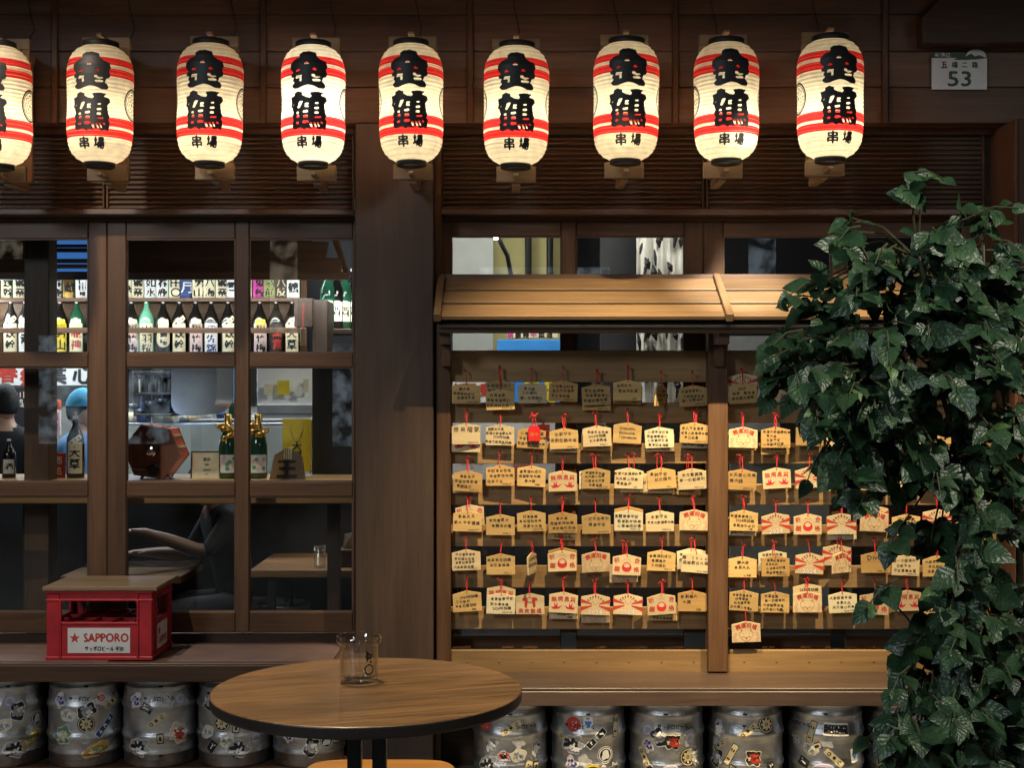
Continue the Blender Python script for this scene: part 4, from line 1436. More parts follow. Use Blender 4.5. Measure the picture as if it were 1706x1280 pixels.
# where the stickers sit: th (radians, + = right), z, tilt, maker
SK = {
    'band_blue': lambda: st_strip(.125, .032, M_WHITE, M_NAVY, '湯西虎', M_WHITE),
    'band_black': lambda: st_strip(.118, .034, M_WHITE, M_BLACK, '流國桜', M_WHITE),
    'band_tan': lambda: st_strip(.105, .030, M_TANP, M_TANP, '◎祭狐', M_BLACK),
    'band_tan2': lambda: st_strip(.110, .033, M_BLACK, M_TANP, '彫菜', M_BLACK),
    'round_black': lambda: st_round(.040, M_WHITE, M_BLACK, blob(.022, 4, 1.1)),
    'round_tan': lambda: st_flower(.041, M_BLACK, M_TANP),
    'round_red': lambda: [L_(disc(.035), .07, .07, M_RED), TX('MADE', .036, .012, M_PALEPINK, 0, .012), TX('IN', .016, .012, M_PALEPINK, 0, -.003), TX('JAPAN', .04, .012, M_PALEPINK, 0, -.018)],
    'round_yel': lambda: [L_(disc(.046), .092, .092, M_BLACK), L_(ringf(.040, .003), .09, .09, M_YEL), L_(disc(.030), .06, .06, M_YEL), L_(blob(.020, 12), .06, .06, M_BLACK), L_(ringf(.046, .0016), .1, .1, M_YEL)],
    'gold_fist': lambda: st_blob(.032, 31, .45, M_TANP, M_GOLD, M_OLIVE, M_TANP),
    'green_beast': lambda: st_blob(.042, 42, .9, M_WHITE, M_GREENP, M_TANP, M_GREENP),
    'grey_beast': lambda: st_blob(.044, 51, .8, M_WHITE, M_GREYP, M_BLACK, M_WHITE),
    'dark_beast': lambda: st_blob(.044, 57, 1.1, M_WHITE, M_BLACK, M_GREYP, M_WHITE),
    'red_beast': lambda: st_blob(.046, 63, .9, M_WHITE, M_TANP, M_RED, M_GREYP),
    'red_flower': lambda: st_blob(.038, 70, 1.0, M_CREAM, M_BLACK, M_RED, M_ORANGE),
    'orange_bear': lambda: st_blob(.028, 75, 1.0, M_WHITE, M_ORANGE, M_BLACK, M_WHITE),
    'white_ghost': lambda: st_blob(.030, 81, .75, M_WHITE, M_CREAM, M_GREYP, M_WHITE),
    'ghost_tall': lambda: st_blob(.046, 84, 1.8, M_WHITE, M_GREYP, M_WHITE, M_BLACK),
    'lilac': lambda: [L_(blob(.042, 90, .72), .13, .09, M_WHITE), L_(lambda X, Y: blob(.042, 90, .72)(X, Y) - .004, .13, .09, M_LILAC), TX('彫仁', .052, .024, M_BLACK, -.006, .004)],
    'pink_card': lambda: [L_(rrect(.048, .062), .05, .065, M_PALEPINK), L_(ringf(.013, .0025), .04, .04, M_RED), L_(disc(.005), .02, .02, M_RED)],
    'white_card': lambda: [L_(rrect(.045, .066), .05, .07, M_WHITE), TX('OPEN', .034, .010, M_BLACK, 0, .022), L_(blob(.014, 95), .04, .04, M_BLUEW)],
    'grey_card': lambda: [L_(rrect(.06, .075), .065, .08, M_GREYP), L_(disc(.022), .06, .06, M_LILAC), L_(blob(.014, 98), .05, .05, M_GREYP)],
    'tattoo': lambda: [L_(rrect(.118, .058), .12, .06, M_WHITE), L_(rrect(.114, .042), .12, .05, M_BLACK), TX('LUX ELECTRIC AVE', .104, .017, M_WHITE, 0, .008, 0), TX('TATTOO', .080, .012, M_WHITE, 0, -.011, 1), TX('TAIWAN', .07, .005, M_BLACK, 0, -.025, 0)],
    'flag': lambda: [L_(rrect(.04, .058), .045, .06, M_BLACK), TX('DAVE', .03, .011, M_WHITE, 0, .014), L_(rrect(.006, .03), .03, .04, M_WHITE)],
    'mug': lambda: [L_(rrect(.034, .050), .04, .055, M_BLACK), L_(rrect(.026, .038), .04, .05, M_TANP), L_(rrect(.012, .022), .03, .04, M_BLACK)],
    'oval_white': lambda: st_blob(.036, 101, 1.35, M_WHITE, M_PALEPINK, M_LILAC, M_NAVY),
    'pale_patch': lambda: [L_(blob(.026, 130, .8), .09, .08, M_GREYL)],
    'grey_patch': lambda: st_blob(.024, 140, .6, M_GREYL, M_GREYP, M_GREYL, M_BLACK),
    'red_fox': lambda: st_blob(.036, 110, 1.0, M_WHITE, M_RED, M_WHITE, M_BLACK),
}
_lay = {}


def keg(px, Yc, z0, lab, ktxt, stickers, label_map=None):
    x = (px - CX) * Yc / F
    c = Vector((x, Yc, z0))
    # rotate so that theta = 0 faces the camera
    face = math.atan2(x, Yc)
    rot = (0, 0, -face + random.uniform(-.02, .02))
    root = empty('beer_keg', c, lab, 'keg', 'stickered beer kegs under the benches')
    body = obj('keg_body', ME_KEG, c, root, rot)
    for t in ktxt: obj('lettering', keg_text(t), c, body, rot)
    for m_ in ME_SLOT: obj('drain_slot', m_, c, body, rot)
    q = random.Random(int(px) * 7 + 3)
    fill = ['grey_beast', 'dark_beast', 'white_ghost', 'band_tan', 'flag', 'oval_white', 'ghost_tall', 'mug', 'grey_card', 'pale_patch', 'pale_patch', 'grey_patch', 'grey_patch']
    extra = [(q.choice(fill), q.uniform(-.95, .95), q.uniform(.09, .30), q.uniform(-70, 70)) for _ in range(9)]
    extra = [e for e in extra if all(abs(e[1] - b[1]) * .15 > .045 or abs(e[2] - b[2]) > .05 for b in stickers)]
    for nm, th, z, an in extra + stickers:
        if nm not in _lay: _lay[nm] = SK[nm]()
        sticker(root, c, rot, th, z, R(an), _lay[nm])
    return root


YL, ZL = 5.86, .089
keg(14, YL, ZL, 'steel keg with grey creature stickers cut by the left picture edge', [-.9], [('grey_card', .05, .28, -25), ('dark_beast', .25, .235, 20), ('white_ghost', -.1, .18, 10), ('round_black', .85, .19, 4), ('gold_fist', .62, .105, 30), ('grey_beast', .2, .08, 0)])
keg(143, YL, ZL, 'steel keg with a slanted blue strip sticker below the red crate', [-.05], [('oval_white', -.75, .285, 12), ('pink_card', .42, .288, -22), ('round_tan', .0, .185, 0), ('band_blue', .52, .17, 48), ('green_beast', -.65, .14, 0), ('gold_fist', .28, .075, 18), ('white_ghost', -.5, .225, -30)])
keg(267, YL, ZL, 'steel keg with a red armoured creature sticker, third from left', [-.05], [('oval_white', -.72, .285, -8), ('grey_card', .55, .285, 10), ('band_tan', -.12, .20, 35), ('mug', -.02, .125, 4), ('red_beast', .5, .14, 0), ('grey_beast', -.62, .09, 0)])
keg(391, YL, ZL, 'steel keg partly hidden by the left edge of the round table', [.25], [('dark_beast', -.72, .28, 10), ('round_tan', -.35, .19, 0), ('white_ghost', -.8, .15, 0), ('grey_beast', .12, .085, 0), ('mug', .05, .17, -10), ('white_ghost', -.2, .12, 20), ('grey_card', .6, .12, 15), ('flag', -.65, .09, -35)])
keg(515, YL, ZL, 'steel keg in shadow right behind the legs of the round table', [0], [('oval_white', -.6, .14, 0), ('dark_beast', .05, .09, 0), ('round_black', .5, .11, 0), ('flag', .3, .15, 20)])
YR, ZR = 5.74, .002
keg(850, YR, ZR, 'steel keg with orange bear sticker beside the round table edge', [.35], [('band_tan', .02, .288, 30), ('orange_bear', -.18, .17, 0), ('white_ghost', .22, .175, -15), ('ghost_tall', .75, .19, -20), ('grey_beast', -.62, .13, 10), ('flag', -.05, .095, 18), ('round_red', -.75, .30, 0)])
keg(980, YR, ZR, 'steel keg with a red disc and slanted black strip sticker', [-.25], [('round_red', -.42, .30, -8), ('white_card', .0, .305, 2), ('band_black', .22, .245, 45), ('band_tan2', .82, .29, 80), ('round_black', .48, .175, 10), ('round_yel', .12, .10, 0), ('ghost_tall', .78, .10, 12), ('oval_white', -.45, .14, 40)])
keg(1110, YR, ZR, 'steel keg with a red flower sticker in front view', [.2], [('grey_card', -.5, .275, 24), ('red_flower', .18, .232, 0), ('band_tan', -.62, .16, -60), ('round_tan', .62, .165, 0), ('lilac', .12, .10, 14), ('ghost_tall', .85, .17, 10)])
keg(1242, YR, ZR, 'steel keg with tan name strips and a red burst sticker', [.35], [('band_tan', .08, .275, 38), ('round_tan', .6, .30, 0), ('ghost_tall', -.75, .27, 18), ('band_tan2', -.38, .175, 62), ('red_flower', .22, .165, 0), ('dark_beast', -.85, .15, 0), ('flag', .7, .12, 0)])
keg(1375, YR, ZR, 'steel keg with a black and white tattoo shop sticker', [-.85], [('tattoo', .28, .282, -3), ('band_tan2', -.38, .265, 74), ('band_tan', .22, .165, -42), ('lilac', -.02, .105, -6), ('white_card', .85, .17, 8)])
keg(1506, YR, ZR, 'steel keg half behind the lowest leaves of the plant', [-.35], [('band_tan', .1, .165, -45), ('round_yel', -.4, .12, 0), ('oval_white', .55, .26, 0)])
keg(1638, YR, ZR, 'steel keg mostly hidden behind the right side of the plant', [0], [('band_black', -.2, .2, -45), ('grey_card', .3, .26, 10)])

# ================================================================== CRATE
root_c = P(166, 1102, 5.67)
cw, cdp, ch = .445, .34, .288
x0, x1 = root_c.x - cw / 2, root_c.x + cw / 2
y0, y1 = 5.66, 5.66 + cdp
z0 = zl + .0045; z1 = z0 + ch
root = empty('beer_crate', ((x0 + x1) / 2, 5.8, z0), 'red plastic beer crate with white name panel under a plywood lid', 'crate')
g = Geo()
t = .012
b = .003
for xa, xb in ((x0 + .004, x0 + .058), (x1 - .058, x1 - .004)):           # corner columns as two walls each
    g.box(xa, xb, y0 + .003, y0 + .003 + t, z0 + .010, z1 - .012, 0, b)
    g.box(xa, xb, y1 - .003 - t, y1 - .003, z0 + .010, z1 - .012, 0, b)
for ya, yb in ((y0 + .006 + t, y0 + .06), (y1 - .06, y1 - .006 - t)):
    g.box(x0 + .006, x0 + .006 + t, ya, yb, z0 + .010, z1 - .012, 0, b)
    g.box(x1 - .006 - t, x1 - .006, ya, yb, z0 + .010, z1 - .012, 0, b)
# rims
for za, zb in ((z0, z0 + .016), (z1 - .042, z1 - .034), (z1 - .010, z1)):
    g.box(x0, x1, y0, y0 + .018, za, zb, 0, b); g.box(x0, x1, y1 - .018, y1, za, zb, 0, b)
    g.box(x0 + .001, x0 + .017, y0 + .019, y1 - .019, za, zb, 0, b); g.box(x1 - .017, x1 - .001, y0 + .019, y1 - .019, za, zb, 0, b)
# upper band and lower panels
for ya, yb in ((y0 + .005, y0 + .005 + t * .7), (y1 - .005 - t * .7, y1 - .005)):
    g.box(x0 + .0595, x1 - .0595, ya, yb, z1 - .036, z1 - .009, 0, .002)
    g.box(x0 + .0595, x1 - .0595, ya, yb, z0 + .014, z0 + .148, 0, .002)
    g.box(x0 + .0592, x1 - .0592, ya - .003 if ya < 5.75 else ya, yb + .003, z0 + .1485, z0 + .158, 0, .002)
for xa, xb in ((x0 + .008, x0 + .017), (x1 - .017, x1 - .008)):
    g.box(xa, xb, y0 + .061, y1 - .061, z1 - .036, z1 - .009, 0, .002)
    g.box(xa, xb, y0 + .061, y1 - .061, z0 + .014, z0 + .148, 0, .002)
    g.box(xa - .001, xb + .001, y0 + .0605, y1 - .0605, z0 + .1485, z0 + .158, 0, .002)
# ribs
for xx in (x0 + .058, x1 - .066):
    g.box(xx, xx + .008, y0 - .002, y0 + .010, z0 + .012, z1 - .040, 0, .002)
for yy in (y0 + .058, y1 - .066):
    g.box(x1 - .010, x1 + .002, yy, yy + .008, z0 + .012, z1 - .040, 0, .002)
# corner brackets in the handle opening
for s, xx in ((1, x0 + .0595), (-1, x1 - .0595)):
    g.add([(xx, y0 + .006, z1 - .037), (xx + s * .022, y0 + .006, z1 - .037), (xx, y0 + .006, z1 - .062), (xx, y0 + .014, z1 - .037), (xx + s * .022, y0 + .014, z1 - .037), (xx, y0 + .014, z1 - .062)],
          [(0, 1, 2), (5, 4, 3), (0, 3, 4, 1), (1, 4, 5, 2), (2, 5, 3, 0)])
# floor and divider grid
g.box(x0 + .018, x1 - .018, y0 + .019, y1 - .019, z0 + .004, z0 + .010)
crate_body = obj('crate_body', g.mesh('crate_body', M_CRATE), (0, 0, 0), root)
for k in range(1, 5):
    xx = x0 + cw * k / 5
    wbox('divider', M_CRATE, xx - .002, xx + .002, y0 + .02, y1 - .02, z0 + .011, z0 + .155, root, 0)
for k in range(1, 4):
    yy = y0 + cdp * k / 4
    wbox('divider', M_CRATE, x0 + .02, x1 - .02, yy - .002, yy + .002, z0 + .0112, z0 + .150, root, 0)
lx0, lx1, lz0, lz1 = x0 + .092, x1 - .094, z0 + .030, z0 + .134
pl = wbox('name_panel', M_WHITE, lx0, lx1, y0 + .0025, y0 + .0048, lz0, lz1, root, .001)
cc = Vector(((lx0 + lx1) / 2, 0, (lz0 + lz1) / 2))


def star_poly(cx, cz, r):
    return [(cx + (r if k % 2 == 0 else r * .4) * math.sin(k * math.pi / 5), cz + (r if k % 2 == 0 else r * .4) * math.cos(k * math.pi / 5)) for k in range(10)]


yt = y0 + .0021
flat('star', *poly_shape([star_poly(-.100, .010, .024)], [], .0016, 0), M_RED, cc, pl, yt)
flat('lettering', *text_bold('SAPPORO', .185, .036, .0018, 2), M_RED, cc + Vector((.030, 0, .012)), pl, yt)
flat('lettering', *text_bold('サッポロビール 中20', .160, .021, .0010, 2), M_BLACK, cc + Vector((.022, 0, -.033)), pl, yt)
wbox('name_panel', M_WHITE, x1 - .0072, x1 - .0040, y0 + .085, y1 - .085, lz0, lz1, root, .001)
V2, F2 = poly_shape([star_poly(0, .02, .024)], [], .0018, 0)
obj('star', mesh('star', [(x1 - .0034, y0 + .125 + x, cc.z + z) for x, z in V2], F2, M_RED), (0, 0, 0), root)
V2, F2 = text_bold('SAPPORO', .12, .03, .0018, 2)
obj('lettering', mesh('lettering', [(x1 - .0034, y0 + .18 + x, cc.z - .02 + z) for x, z in V2], F2, M_RED), (0, 0, 0), root)
lid = wbox('lid', wood3('plywood lid', (.20, .13, .075), (.42, .29, .17), rough=.45), x0 - .010, x1 + .020, y0 - .008, y1 - .01, z1 + .002, z1 + .018, root, .002)

# ================================================================== ROUND TABLE, STOOL, JAR
TC = Vector((-.337, 3.18, .99))
root = empty('round_table', (TC.x, TC.y, 0), 'round brown wooden bar table on black steel legs', 'table')
R0 = .36
g = Geo()
pr = [(0, 0), (R0 - .004, 0), (R0 - .001, -.0015), (R0, -.004), (R0, -.022), (R0 - .003, -.027), (0, -.027)]
v, f = lathe_geo(pr[::-1], 96)
fm = []
for i in range(len(pr) - 1): fm += [0 if i >= 3 + 1 else 1] * 96
M_TOP = wood('round table top', (.045, .023, .011), (.34, .18, .078), 0, rough=.42, coat=.15, fine=1.7, bump=.6, tone=.4, lo=.32, hi=.72)
tt = obj('table_top', mesh('table_top', v, f, [M_TOP, M_DKEDGE], fm), TC, root, (0, 0, R(18)))
for s in (-1, 1):
    wbox('leg', M_BLKMETAL, TC.x + s * .029 - .016, TC.x + s * .029 + .016, TC.y - .018, TC.y + .018, .02, TC.z - .034, root, .003)
wbox('top_plate', M_BLKMETAL, TC.x - .16, TC.x + .16, TC.y - .16, TC.y + .16, TC.z - .0335, TC.z - .0275, root, .001)
g = Geo(); g.lathe([(0, 0), (.25, 0), (.25, .012), (.05, .02), (0, .02)], 40)
obj('base_plate', g.mesh('base_plate', M_BLKMETAL), (TC.x, TC.y, 0), root)

root = empty('bar_stool', (-.36, 3.63, 0), 'orange brown wooden bar stool behind the round table legs', 'stool')
n = 48
def sq(t, a, b_, e=5):
    c_, s_ = math.cos(t), math.sin(t)
    return (a * math.copysign(abs(c_) ** (2 / e), c_), b_ * math.copysign(abs(s_) ** (2 / e), s_))
ring = [sq(2 * math.pi * k / n, .207, .19) for k in range(n)]
vv = []; ff = []
for sc_, dz in ((.5, .646), (.97, .650), (1.0, .645), (1.0, .625), (.97, .62), (.5, .62)):
    vv += [(x * sc_, y * sc_, dz) for x, y in ring]
for k in range(5):
    ff += [(k * n + i, (k + 1) * n + i, (k + 1) * n + (i + 1) % n, k * n + (i + 1) % n) for i in range(n)]
ff += [tuple(range(n)), tuple(5 * n + i for i in reversed(range(n)))]
obj('seat', mesh('seat', vv, ff, W_STOOL[0], None, True), (-.36, 3.63, 0), root)
for sx in (-1, 1):
    for sy in (-1, 1):
        obj('leg', mesh('leg', *tube_geo([(-.36 + sx * .12, 3.63 + sy * .11, .62), (-.36 + sx * .19, 3.63 + sy * .18, 0)], .014, 10), M_BLKMETAL), (0, 0, 0), root)
g = Geo(); g.tube([(-.36 + .167 * math.cos(t), 3.63 + .157 * math.sin(t), .22) for t in np.linspace(0, 2 * math.pi, 33)], .009, 8)
obj('foot_ring', g.mesh('foot_ring', M_BLKMETAL), (0, 0, 0), root)

jc = Vector((P(598, 0, 3.25).x, 3.25, TC.z + .001))
root = empty('glass_ashtray_jar', jc, 'clear glass ashtray jar with notched rim on the round table', 'jar')
g = Geo()
n = 48
pj = [(0, 0), (.040, 0), (.0445, .004), (.0455, .012), (.0455, .094), (.0470, .099), (.0525, .102), (.0535, .106), (.0525, .118), (.0505, .120), (.0485, .117), (.0420, .096), (.0415, .018), (.039, .013), (0, .011)]
pj = [(r_, z_ * .93) for r_, z_ in pj]
v, f = lathe_geo(pj, n)
v2 = []
for p in v:
    x, y, z = p
    if z > .097:
        t = math.atan2(y, x)
        d = min(abs((t - a + math.pi) % (2 * math.pi) - math.pi) for a in (R(-75), R(45), R(165)))
        z = .097 + (z - .097) * min(1, .35 + (d / .18) ** 2)
    v2.append((x, y, z))
obj('glass_body', mesh('glass_body', v2, f, glassy('jar glass clear', (.97, .98, .975), 2.2, .06), None, True), jc, root)
jr = lambda z: .0455
g = Geo()
V2, F2 = text_bold('鳥金', .016, .030, .0012, 1); g.add(wrap(V2, jr, R(38), .066, .0006), F2)
V2, F2 = fun_shape(ringf(.011, .0016), .03, .03, .0012); g.add(wrap(V2, jr, R(38), .036, .0006), F2)
obj('printed_mark', g.mesh('printed_mark', M_BLACK), jc, root)

# ================================================================== INTERIOR
tag(wbox('interior_floor', M_INFLOOR, -6, 3.5, 6.14, 11, .002, .03), kind='structure')
tag(wbox('interior_ceiling', M_DARKWALL, -6, 3.5, 6.14, 11, 2.95, 3.0), kind='structure')
tag(wbox('interior_wall', M_DARKWALL, -6, 3.5, 9.6, 9.7, .03, 2.95), kind='structure')
tag(wbox('interior_wall', M_DARKWALL, 3.4, 3.5, 6.15, 9.59, .03, 2.95), kind='structure')
tag(wbox('interior_wall', M_DARKWALL, -6, -5.9, 6.15, 9.59, .03, 2.95), kind='structure')

# --- sake shelf
SY = 9.1
def shelf_px(y, Y=SY): return P(0, y, Y).z
zt, zb2 = shelf_px(498), shelf_px(598)
root = empty('sake_shelf', (-2.4, 9.2, zb2), 'dark wooden wall shelf of sake bottles behind the window', 'shelf')
xa, xb = -5.0, P(505, 0, SY).x
wbox('back_board', W_FRAME, xa, xb, SY + .16, SY + .18, zb2 - .05, zt + .6, root)
wbox('shelf_board', W_DARK, xa, xb, SY - .10, SY + .159, zt - .022, zt, root, .002)
wbox('shelf_board', W_FRAME, xa, xb, SY - .10, SY + .159, zb2 - .03, zb2, root, .002)
wbox('guard_rail', W_DARK, xa, xb, SY - .098, SY - .082, shelf_px(556), shelf_px(547), root, .002)
wbox('guard_rail', W_DARK, xa, xb, SY - .075, SY + .12, shelf_px(519, SY - .07), shelf_px(516, SY - .07), root, .002) if False else None
bp = [(0, 0), (.048, 0), (.0525, .006), (.0525, .235), (.050, .262), (.038, .295), (.024, .325), (.017, .350), (.0145, .385), (.0155, .388), (.0155, .402), (0, .402)]
ME_BOT = {m: mesh('bottle_body', *lathe_geo(bp, 20), m, None, True) for m in (M_BOT_DK, M_BOT_GR, M_BOT_LG, M_BOT_BL)}
ME_CAP = mesh('cap', *lathe_geo([(.0165, .385), (.0165, .404), (.012, .408), (0, .408)], 14), M_GREYP, None, True)
bot_r = interp([(r, z) for r, z in bp if r > .01])
_lab = {}


def label_mesh(w, z0_, z1_, m, txt, ink, th=0.0, ang=0.0, rnd=False):
    k = (w, z0_, z1_, m.name, txt, ink.name, ang, rnd)
    if k in _lab: return _lab[k]
    h_ = z1_ - z0_; zc = (z0_ + z1_) / 2
    g = Geo()
    V2, F2 = fun_shape(rrect(w, h_, min(w, h_) * .49 if rnd else .004), w, h_, .006)
    g.add(wrap(V2, bot_r, th, zc, .0012, ang), F2, 0)
    if txt:
        n_ = len(txt)
        for i, ch in enumerate(txt):
            hh = min((h_ - .02) / n_, w * .85); ww = min(w * .72, hh * 1.05) if n_ > 1 else min(w * .8, hh)
            if ang: hh = h_ * .8; ww = hh
            V2, F2 = text_bold(ch, ww, hh * .9, .0032, 1)
            if ang:
                V2 = [(x + (i - (n_ - 1) / 2) * hh, y) for x, y in V2]
                g.add(wrap(V2, bot_r, th, zc, .0024, ang), F2, 1)
            else:
                g.add(wrap([(x, y + ((n_ - 1) / 2 - i) * hh) for x, y in V2], bot_r, th, zc, .0024), F2, 1)
    _lab[k] = g.mesh('label', [m, ink])
    return _lab[k]


def bottle(px, zbase, Y, glass, lab, spec, group='sake bottles on the wall shelf'):
    x = (px - CX) * Y / F
    c = Vector((x, Y, zbase))
    root = empty('sake_bottle', c, lab, 'bottle', group)
    rot = (0, 0, -math.atan2(x, Y) + random.uniform(-.15, .15))
    b_ = obj('bottle_body', ME_BOT[glass], c, root, rot)
    obj('cap', ME_CAP, c, root, rot)
    for s in spec: obj('label', label_mesh(*s), c, root, rot)
    return root


def big(m, t, ink=M_BLACK, rnd=False): return (.088, .045, .195, m, t, ink, 0.0, 0.0, rnd)
def tall(m, t, ink=M_BLACK): return (.092, .03, .235, m, t, ink)
def neck(m): return (.070, .205, .262, m, '', M_BLACK)
def diag(): return (.105, .232, .262, M_CREAM, '特別純', M_BLACK, 0.0, R(38), False)


TOP = [(-28, M_BOT_GR, M_WHITE, '春', 'white'), (12, M_BOT_DK, M_CREAM, '鉄幹', 'cream'), (32, M_BOT_GR, M_CREAM, '獺祭', 'cream'), (58, M_BOT_GR, M_WHITE, '梅', 'white'), (94, M_BOT_GR, M_WHITE, '春鹿', 'white'), (115, M_BOT_DK, M_GOLD, '蔵', 'gold'), (136, M_BOT_GR, M_WHITE, '山田穂', 'white'),
       (165, M_BOT_GR, M_WHITE, '白', 'white'), (190, M_BOT_DK, M_CREAM, '山', 'cream'), (212, M_BOT_GR, M_CREAM, '梅', 'cream'), (231, M_BOT_GR, M_CREAM, '獺祭', 'cream'), (252, M_BOT_BL, M_WHITE, '如水', 'pale blue'), (272, M_BOT_GR, M_WHITE, '春鹿', 'white'), (292, M_BOT_LG, M_CREAM, '田○', 'cream'), (311, M_BOT_BL, M_NAVY, '月', 'navy'), (331, M_BOT_GR, M_CREAM, '男山', 'cream'),
       (350, M_BOT_LG, M_CREAM, '八海', 'cream'), (370, M_BOT_GR, M_CREAM, '獺祭', 'cream'), (389, M_BOT_LG, M_WHITE, '雪', 'white'), (411, M_BOT_GR, M_CREAM, '泉', 'cream'), (431, M_BOT_DK, M_MAG, '鬼殺', 'magenta'), (450, M_BOT_DK, M_OLIVE, '羽前', 'olive'), (470, M_BOT_GR, M_BLACK, '八反', 'black'), (488, M_BOT_GR, M_WHITE, '鶴', 'white')]
for i, (px, gl, lm, t, cn) in enumerate(TOP):
    bottle(px, zt + .001, SY + .03, gl, f'sake bottle with {cn} label on the upper shelf, bottle {i + 1} from left' if False else f'sake bottle with {cn} label, {ORD[i % 12]} of the {"left" if i < 12 else "right"} dozen on upper shelf', [(.094, .0, .145, lm, t, M_WHITE if lm in (M_NAVY,) else (M_TANP if lm is M_BLACK else M_BLACK))])
LOW = [(-20, M_BOT_DK, [diag(), tall(M_CREAM, '鉄幹')], 'cream'), (18, M_BOT_DK, [diag(), tall(M_CREAM, '鉄幹')], 'cream'), (42, M_BOT_DK, [neck(M_WHITE), tall(M_WHITE, '青')], 'white'), (70, M_BOT_GR, [tall(M_CREAM, '桜')], 'cream'), (100, M_BOT_DK, [neck(M_YEL), tall(M_YEL, '男山')], 'yellow'), (128, M_BOT_GR, [neck(M_CREAM), tall(M_CREAM, '龍神', M_RED)], 'red lettered'),
       (160, M_BOT_DK, [tall(M_WHITE, '松')], 'white'), (190, M_BOT_DK, [tall(M_CREAM, '梅')], 'cream'), (219, M_BOT_DK, [neck(M_CREAM), tall(M_PALEPINK, '松竹梅')], 'pink'), (244, M_BOT_LG, [tall(M_CREAM, '出羽桜')], 'tall cream'), (272, M_BOT_DK, [neck(M_CREAM), (.094, .075, .20, M_CREAM, '黄桜', M_BLACK, 0.0, 0.0, True)], 'round cream'), (299, M_BOT_DK, [diag(), tall(M_CREAM, '鉄幹')], 'cream'),
       (326, M_BOT_DK, [neck(M_CREAM), tall(M_PALEPINK, '松竹梅')], 'pink'), (352, M_BOT_DK, [tall(M_WHITE, '伊佐錦', M_NAVY)], 'blue lettered'), (380, M_BOT_DK, [diag(), tall(M_CREAM, '鉄幹')], 'cream'), (405, M_BOT_DK, [tall(M_WHITE, '白')], 'white'), (433, M_BOT_DK, [neck(M_YEL), tall(M_PALEPINK, '松竹梅')], 'pink'), (460, M_BOT_DK, [tall(M_BLACK, '黒霧', M_RED)], 'black and red'), (487, M_BOT_DK, [diag(), tall(M_CREAM, '天草')], 'cream')]
for i, (px, gl, sp, cn) in enumerate(LOW):
    bottle(px, zb2 + .001, SY + .02, gl, f'sake bottle with {cn} label, {ORD[i % 10]} of the {"left" if i < 10 else "right"} ten on lower shelf', sp)

# --- light strip over the top shelf, hood in front of it
led = wbox('shelf_light', M_LED, xa + .2, xb - .02, SY - .07, SY - .045, zt + .43, zt + .445)
tag(led, 'white light strip hidden above the upper row of sake bottles', 'light')
lamp('shelf_strip_light', 'AREA', ((xa + xb) / 2 + .5, SY - .16, zt + .47), 38, (.93, .97, 1.0), ((xa + xb) / 2 + .5, SY + .06, zt - .1), sx=3.6, sy=.05)
lamp('shelf_strip_light', 'AREA', ((xa + xb) / 2 + .5, SY - .20, zt - .03), 14, (1.0, .95, .85), ((xa + xb) / 2 + .5, SY + .05, zb2), sx=3.6, sy=.04)
hx0, hx1 = P(-120, 0, 8.2).x, P(580, 0, 8.2).x
zA, zB_ = P(0, 458, 8.2).z, 2.9
root = empty('bar_hood', ((hx0 + hx1) / 2, 8.3, zA), 'dark wooden boarded hood hanging over the sake bottles', 'hood')
nb = 5
for k in range(nb):
    t0, t1 = k / nb, (k + 1) / nb
    ya, yb = 8.2 + .55 * t0, 8.2 + .55 * t1
    za, zb_ = zA + (zB_ - zA) * t0, zA + (zB_ - zA) * t1
    an = math.atan2(zb_ - za, yb - ya); ln = math.hypot(zb_ - za, yb - ya)
    v, f = box_geo(hx1 - hx0 - .25 * (t0 + t1), ln - .004, .018, .002)
    obj('board', mesh('board', v, f, W_DARK[0]), ((hx0 + hx1) / 2 - .12 * (t0 + t1), (ya + yb) / 2, (za + zb_) / 2), root, (an, 0, 0))
wbox('bottom_rim', W_DARK, hx0, hx1, 8.17, 8.22, zA - .03, zA + .015, root, .003)
obj('side_rim', mesh('side_rim', *tube_geo([(hx1 - .005, 8.21, zA), (hx1 - .24, 8.74, zB_)], .022, 4), W_FRAME[1]), (0, 0, 0), root)
# glowing blue panel and bars, added for the blue light streaks in the pane
o = pbox('blue_glow_panel', M_BLUEGLOW, 84, 147, 399, 452, 7.9, .02); tag(o, 'glowing blue panel added for the blue streaks behind the left window top', 'panel')
for k, y in enumerate((407, 413, 431, 440)):
    q = pbox('streak_bar', W_DARK, 82, 149, y, y + (7 if k else 5), 7.87, .02, o)
# wooden box and its hanging paddle at the shelf end
o = pbox('wooden_box', W_POST, 490, 520, 497, 545, 8.4, .25); tag(o, 'dark wooden box at the right end of the sake shelf', 'box')
o = pbox('wooden_cabinet', W_POST, 521, 545, 500, 590, 8.45, .3); tag(o, 'dark wooden cabinet right of the sake shelf', 'cabinet')
g = Geo(); c = P(505, 560, 8.3)
root = empty('wooden_paddle', c, 'small wooden paddle hanging from a cord at the shelf end', 'paddle')
wbox('paddle', W_LIGHT, c.x - .018, c.x + .018, c.y - .006, c.y + .006, c.z - .06, c.z + .05, root, .003)
obj('cord', mesh('cord', *tube_geo([c + Vector((0, 0, .05)), c + Vector((.004, 0, .20))], .005, 6), M_RED), (0, 0, 0), root)
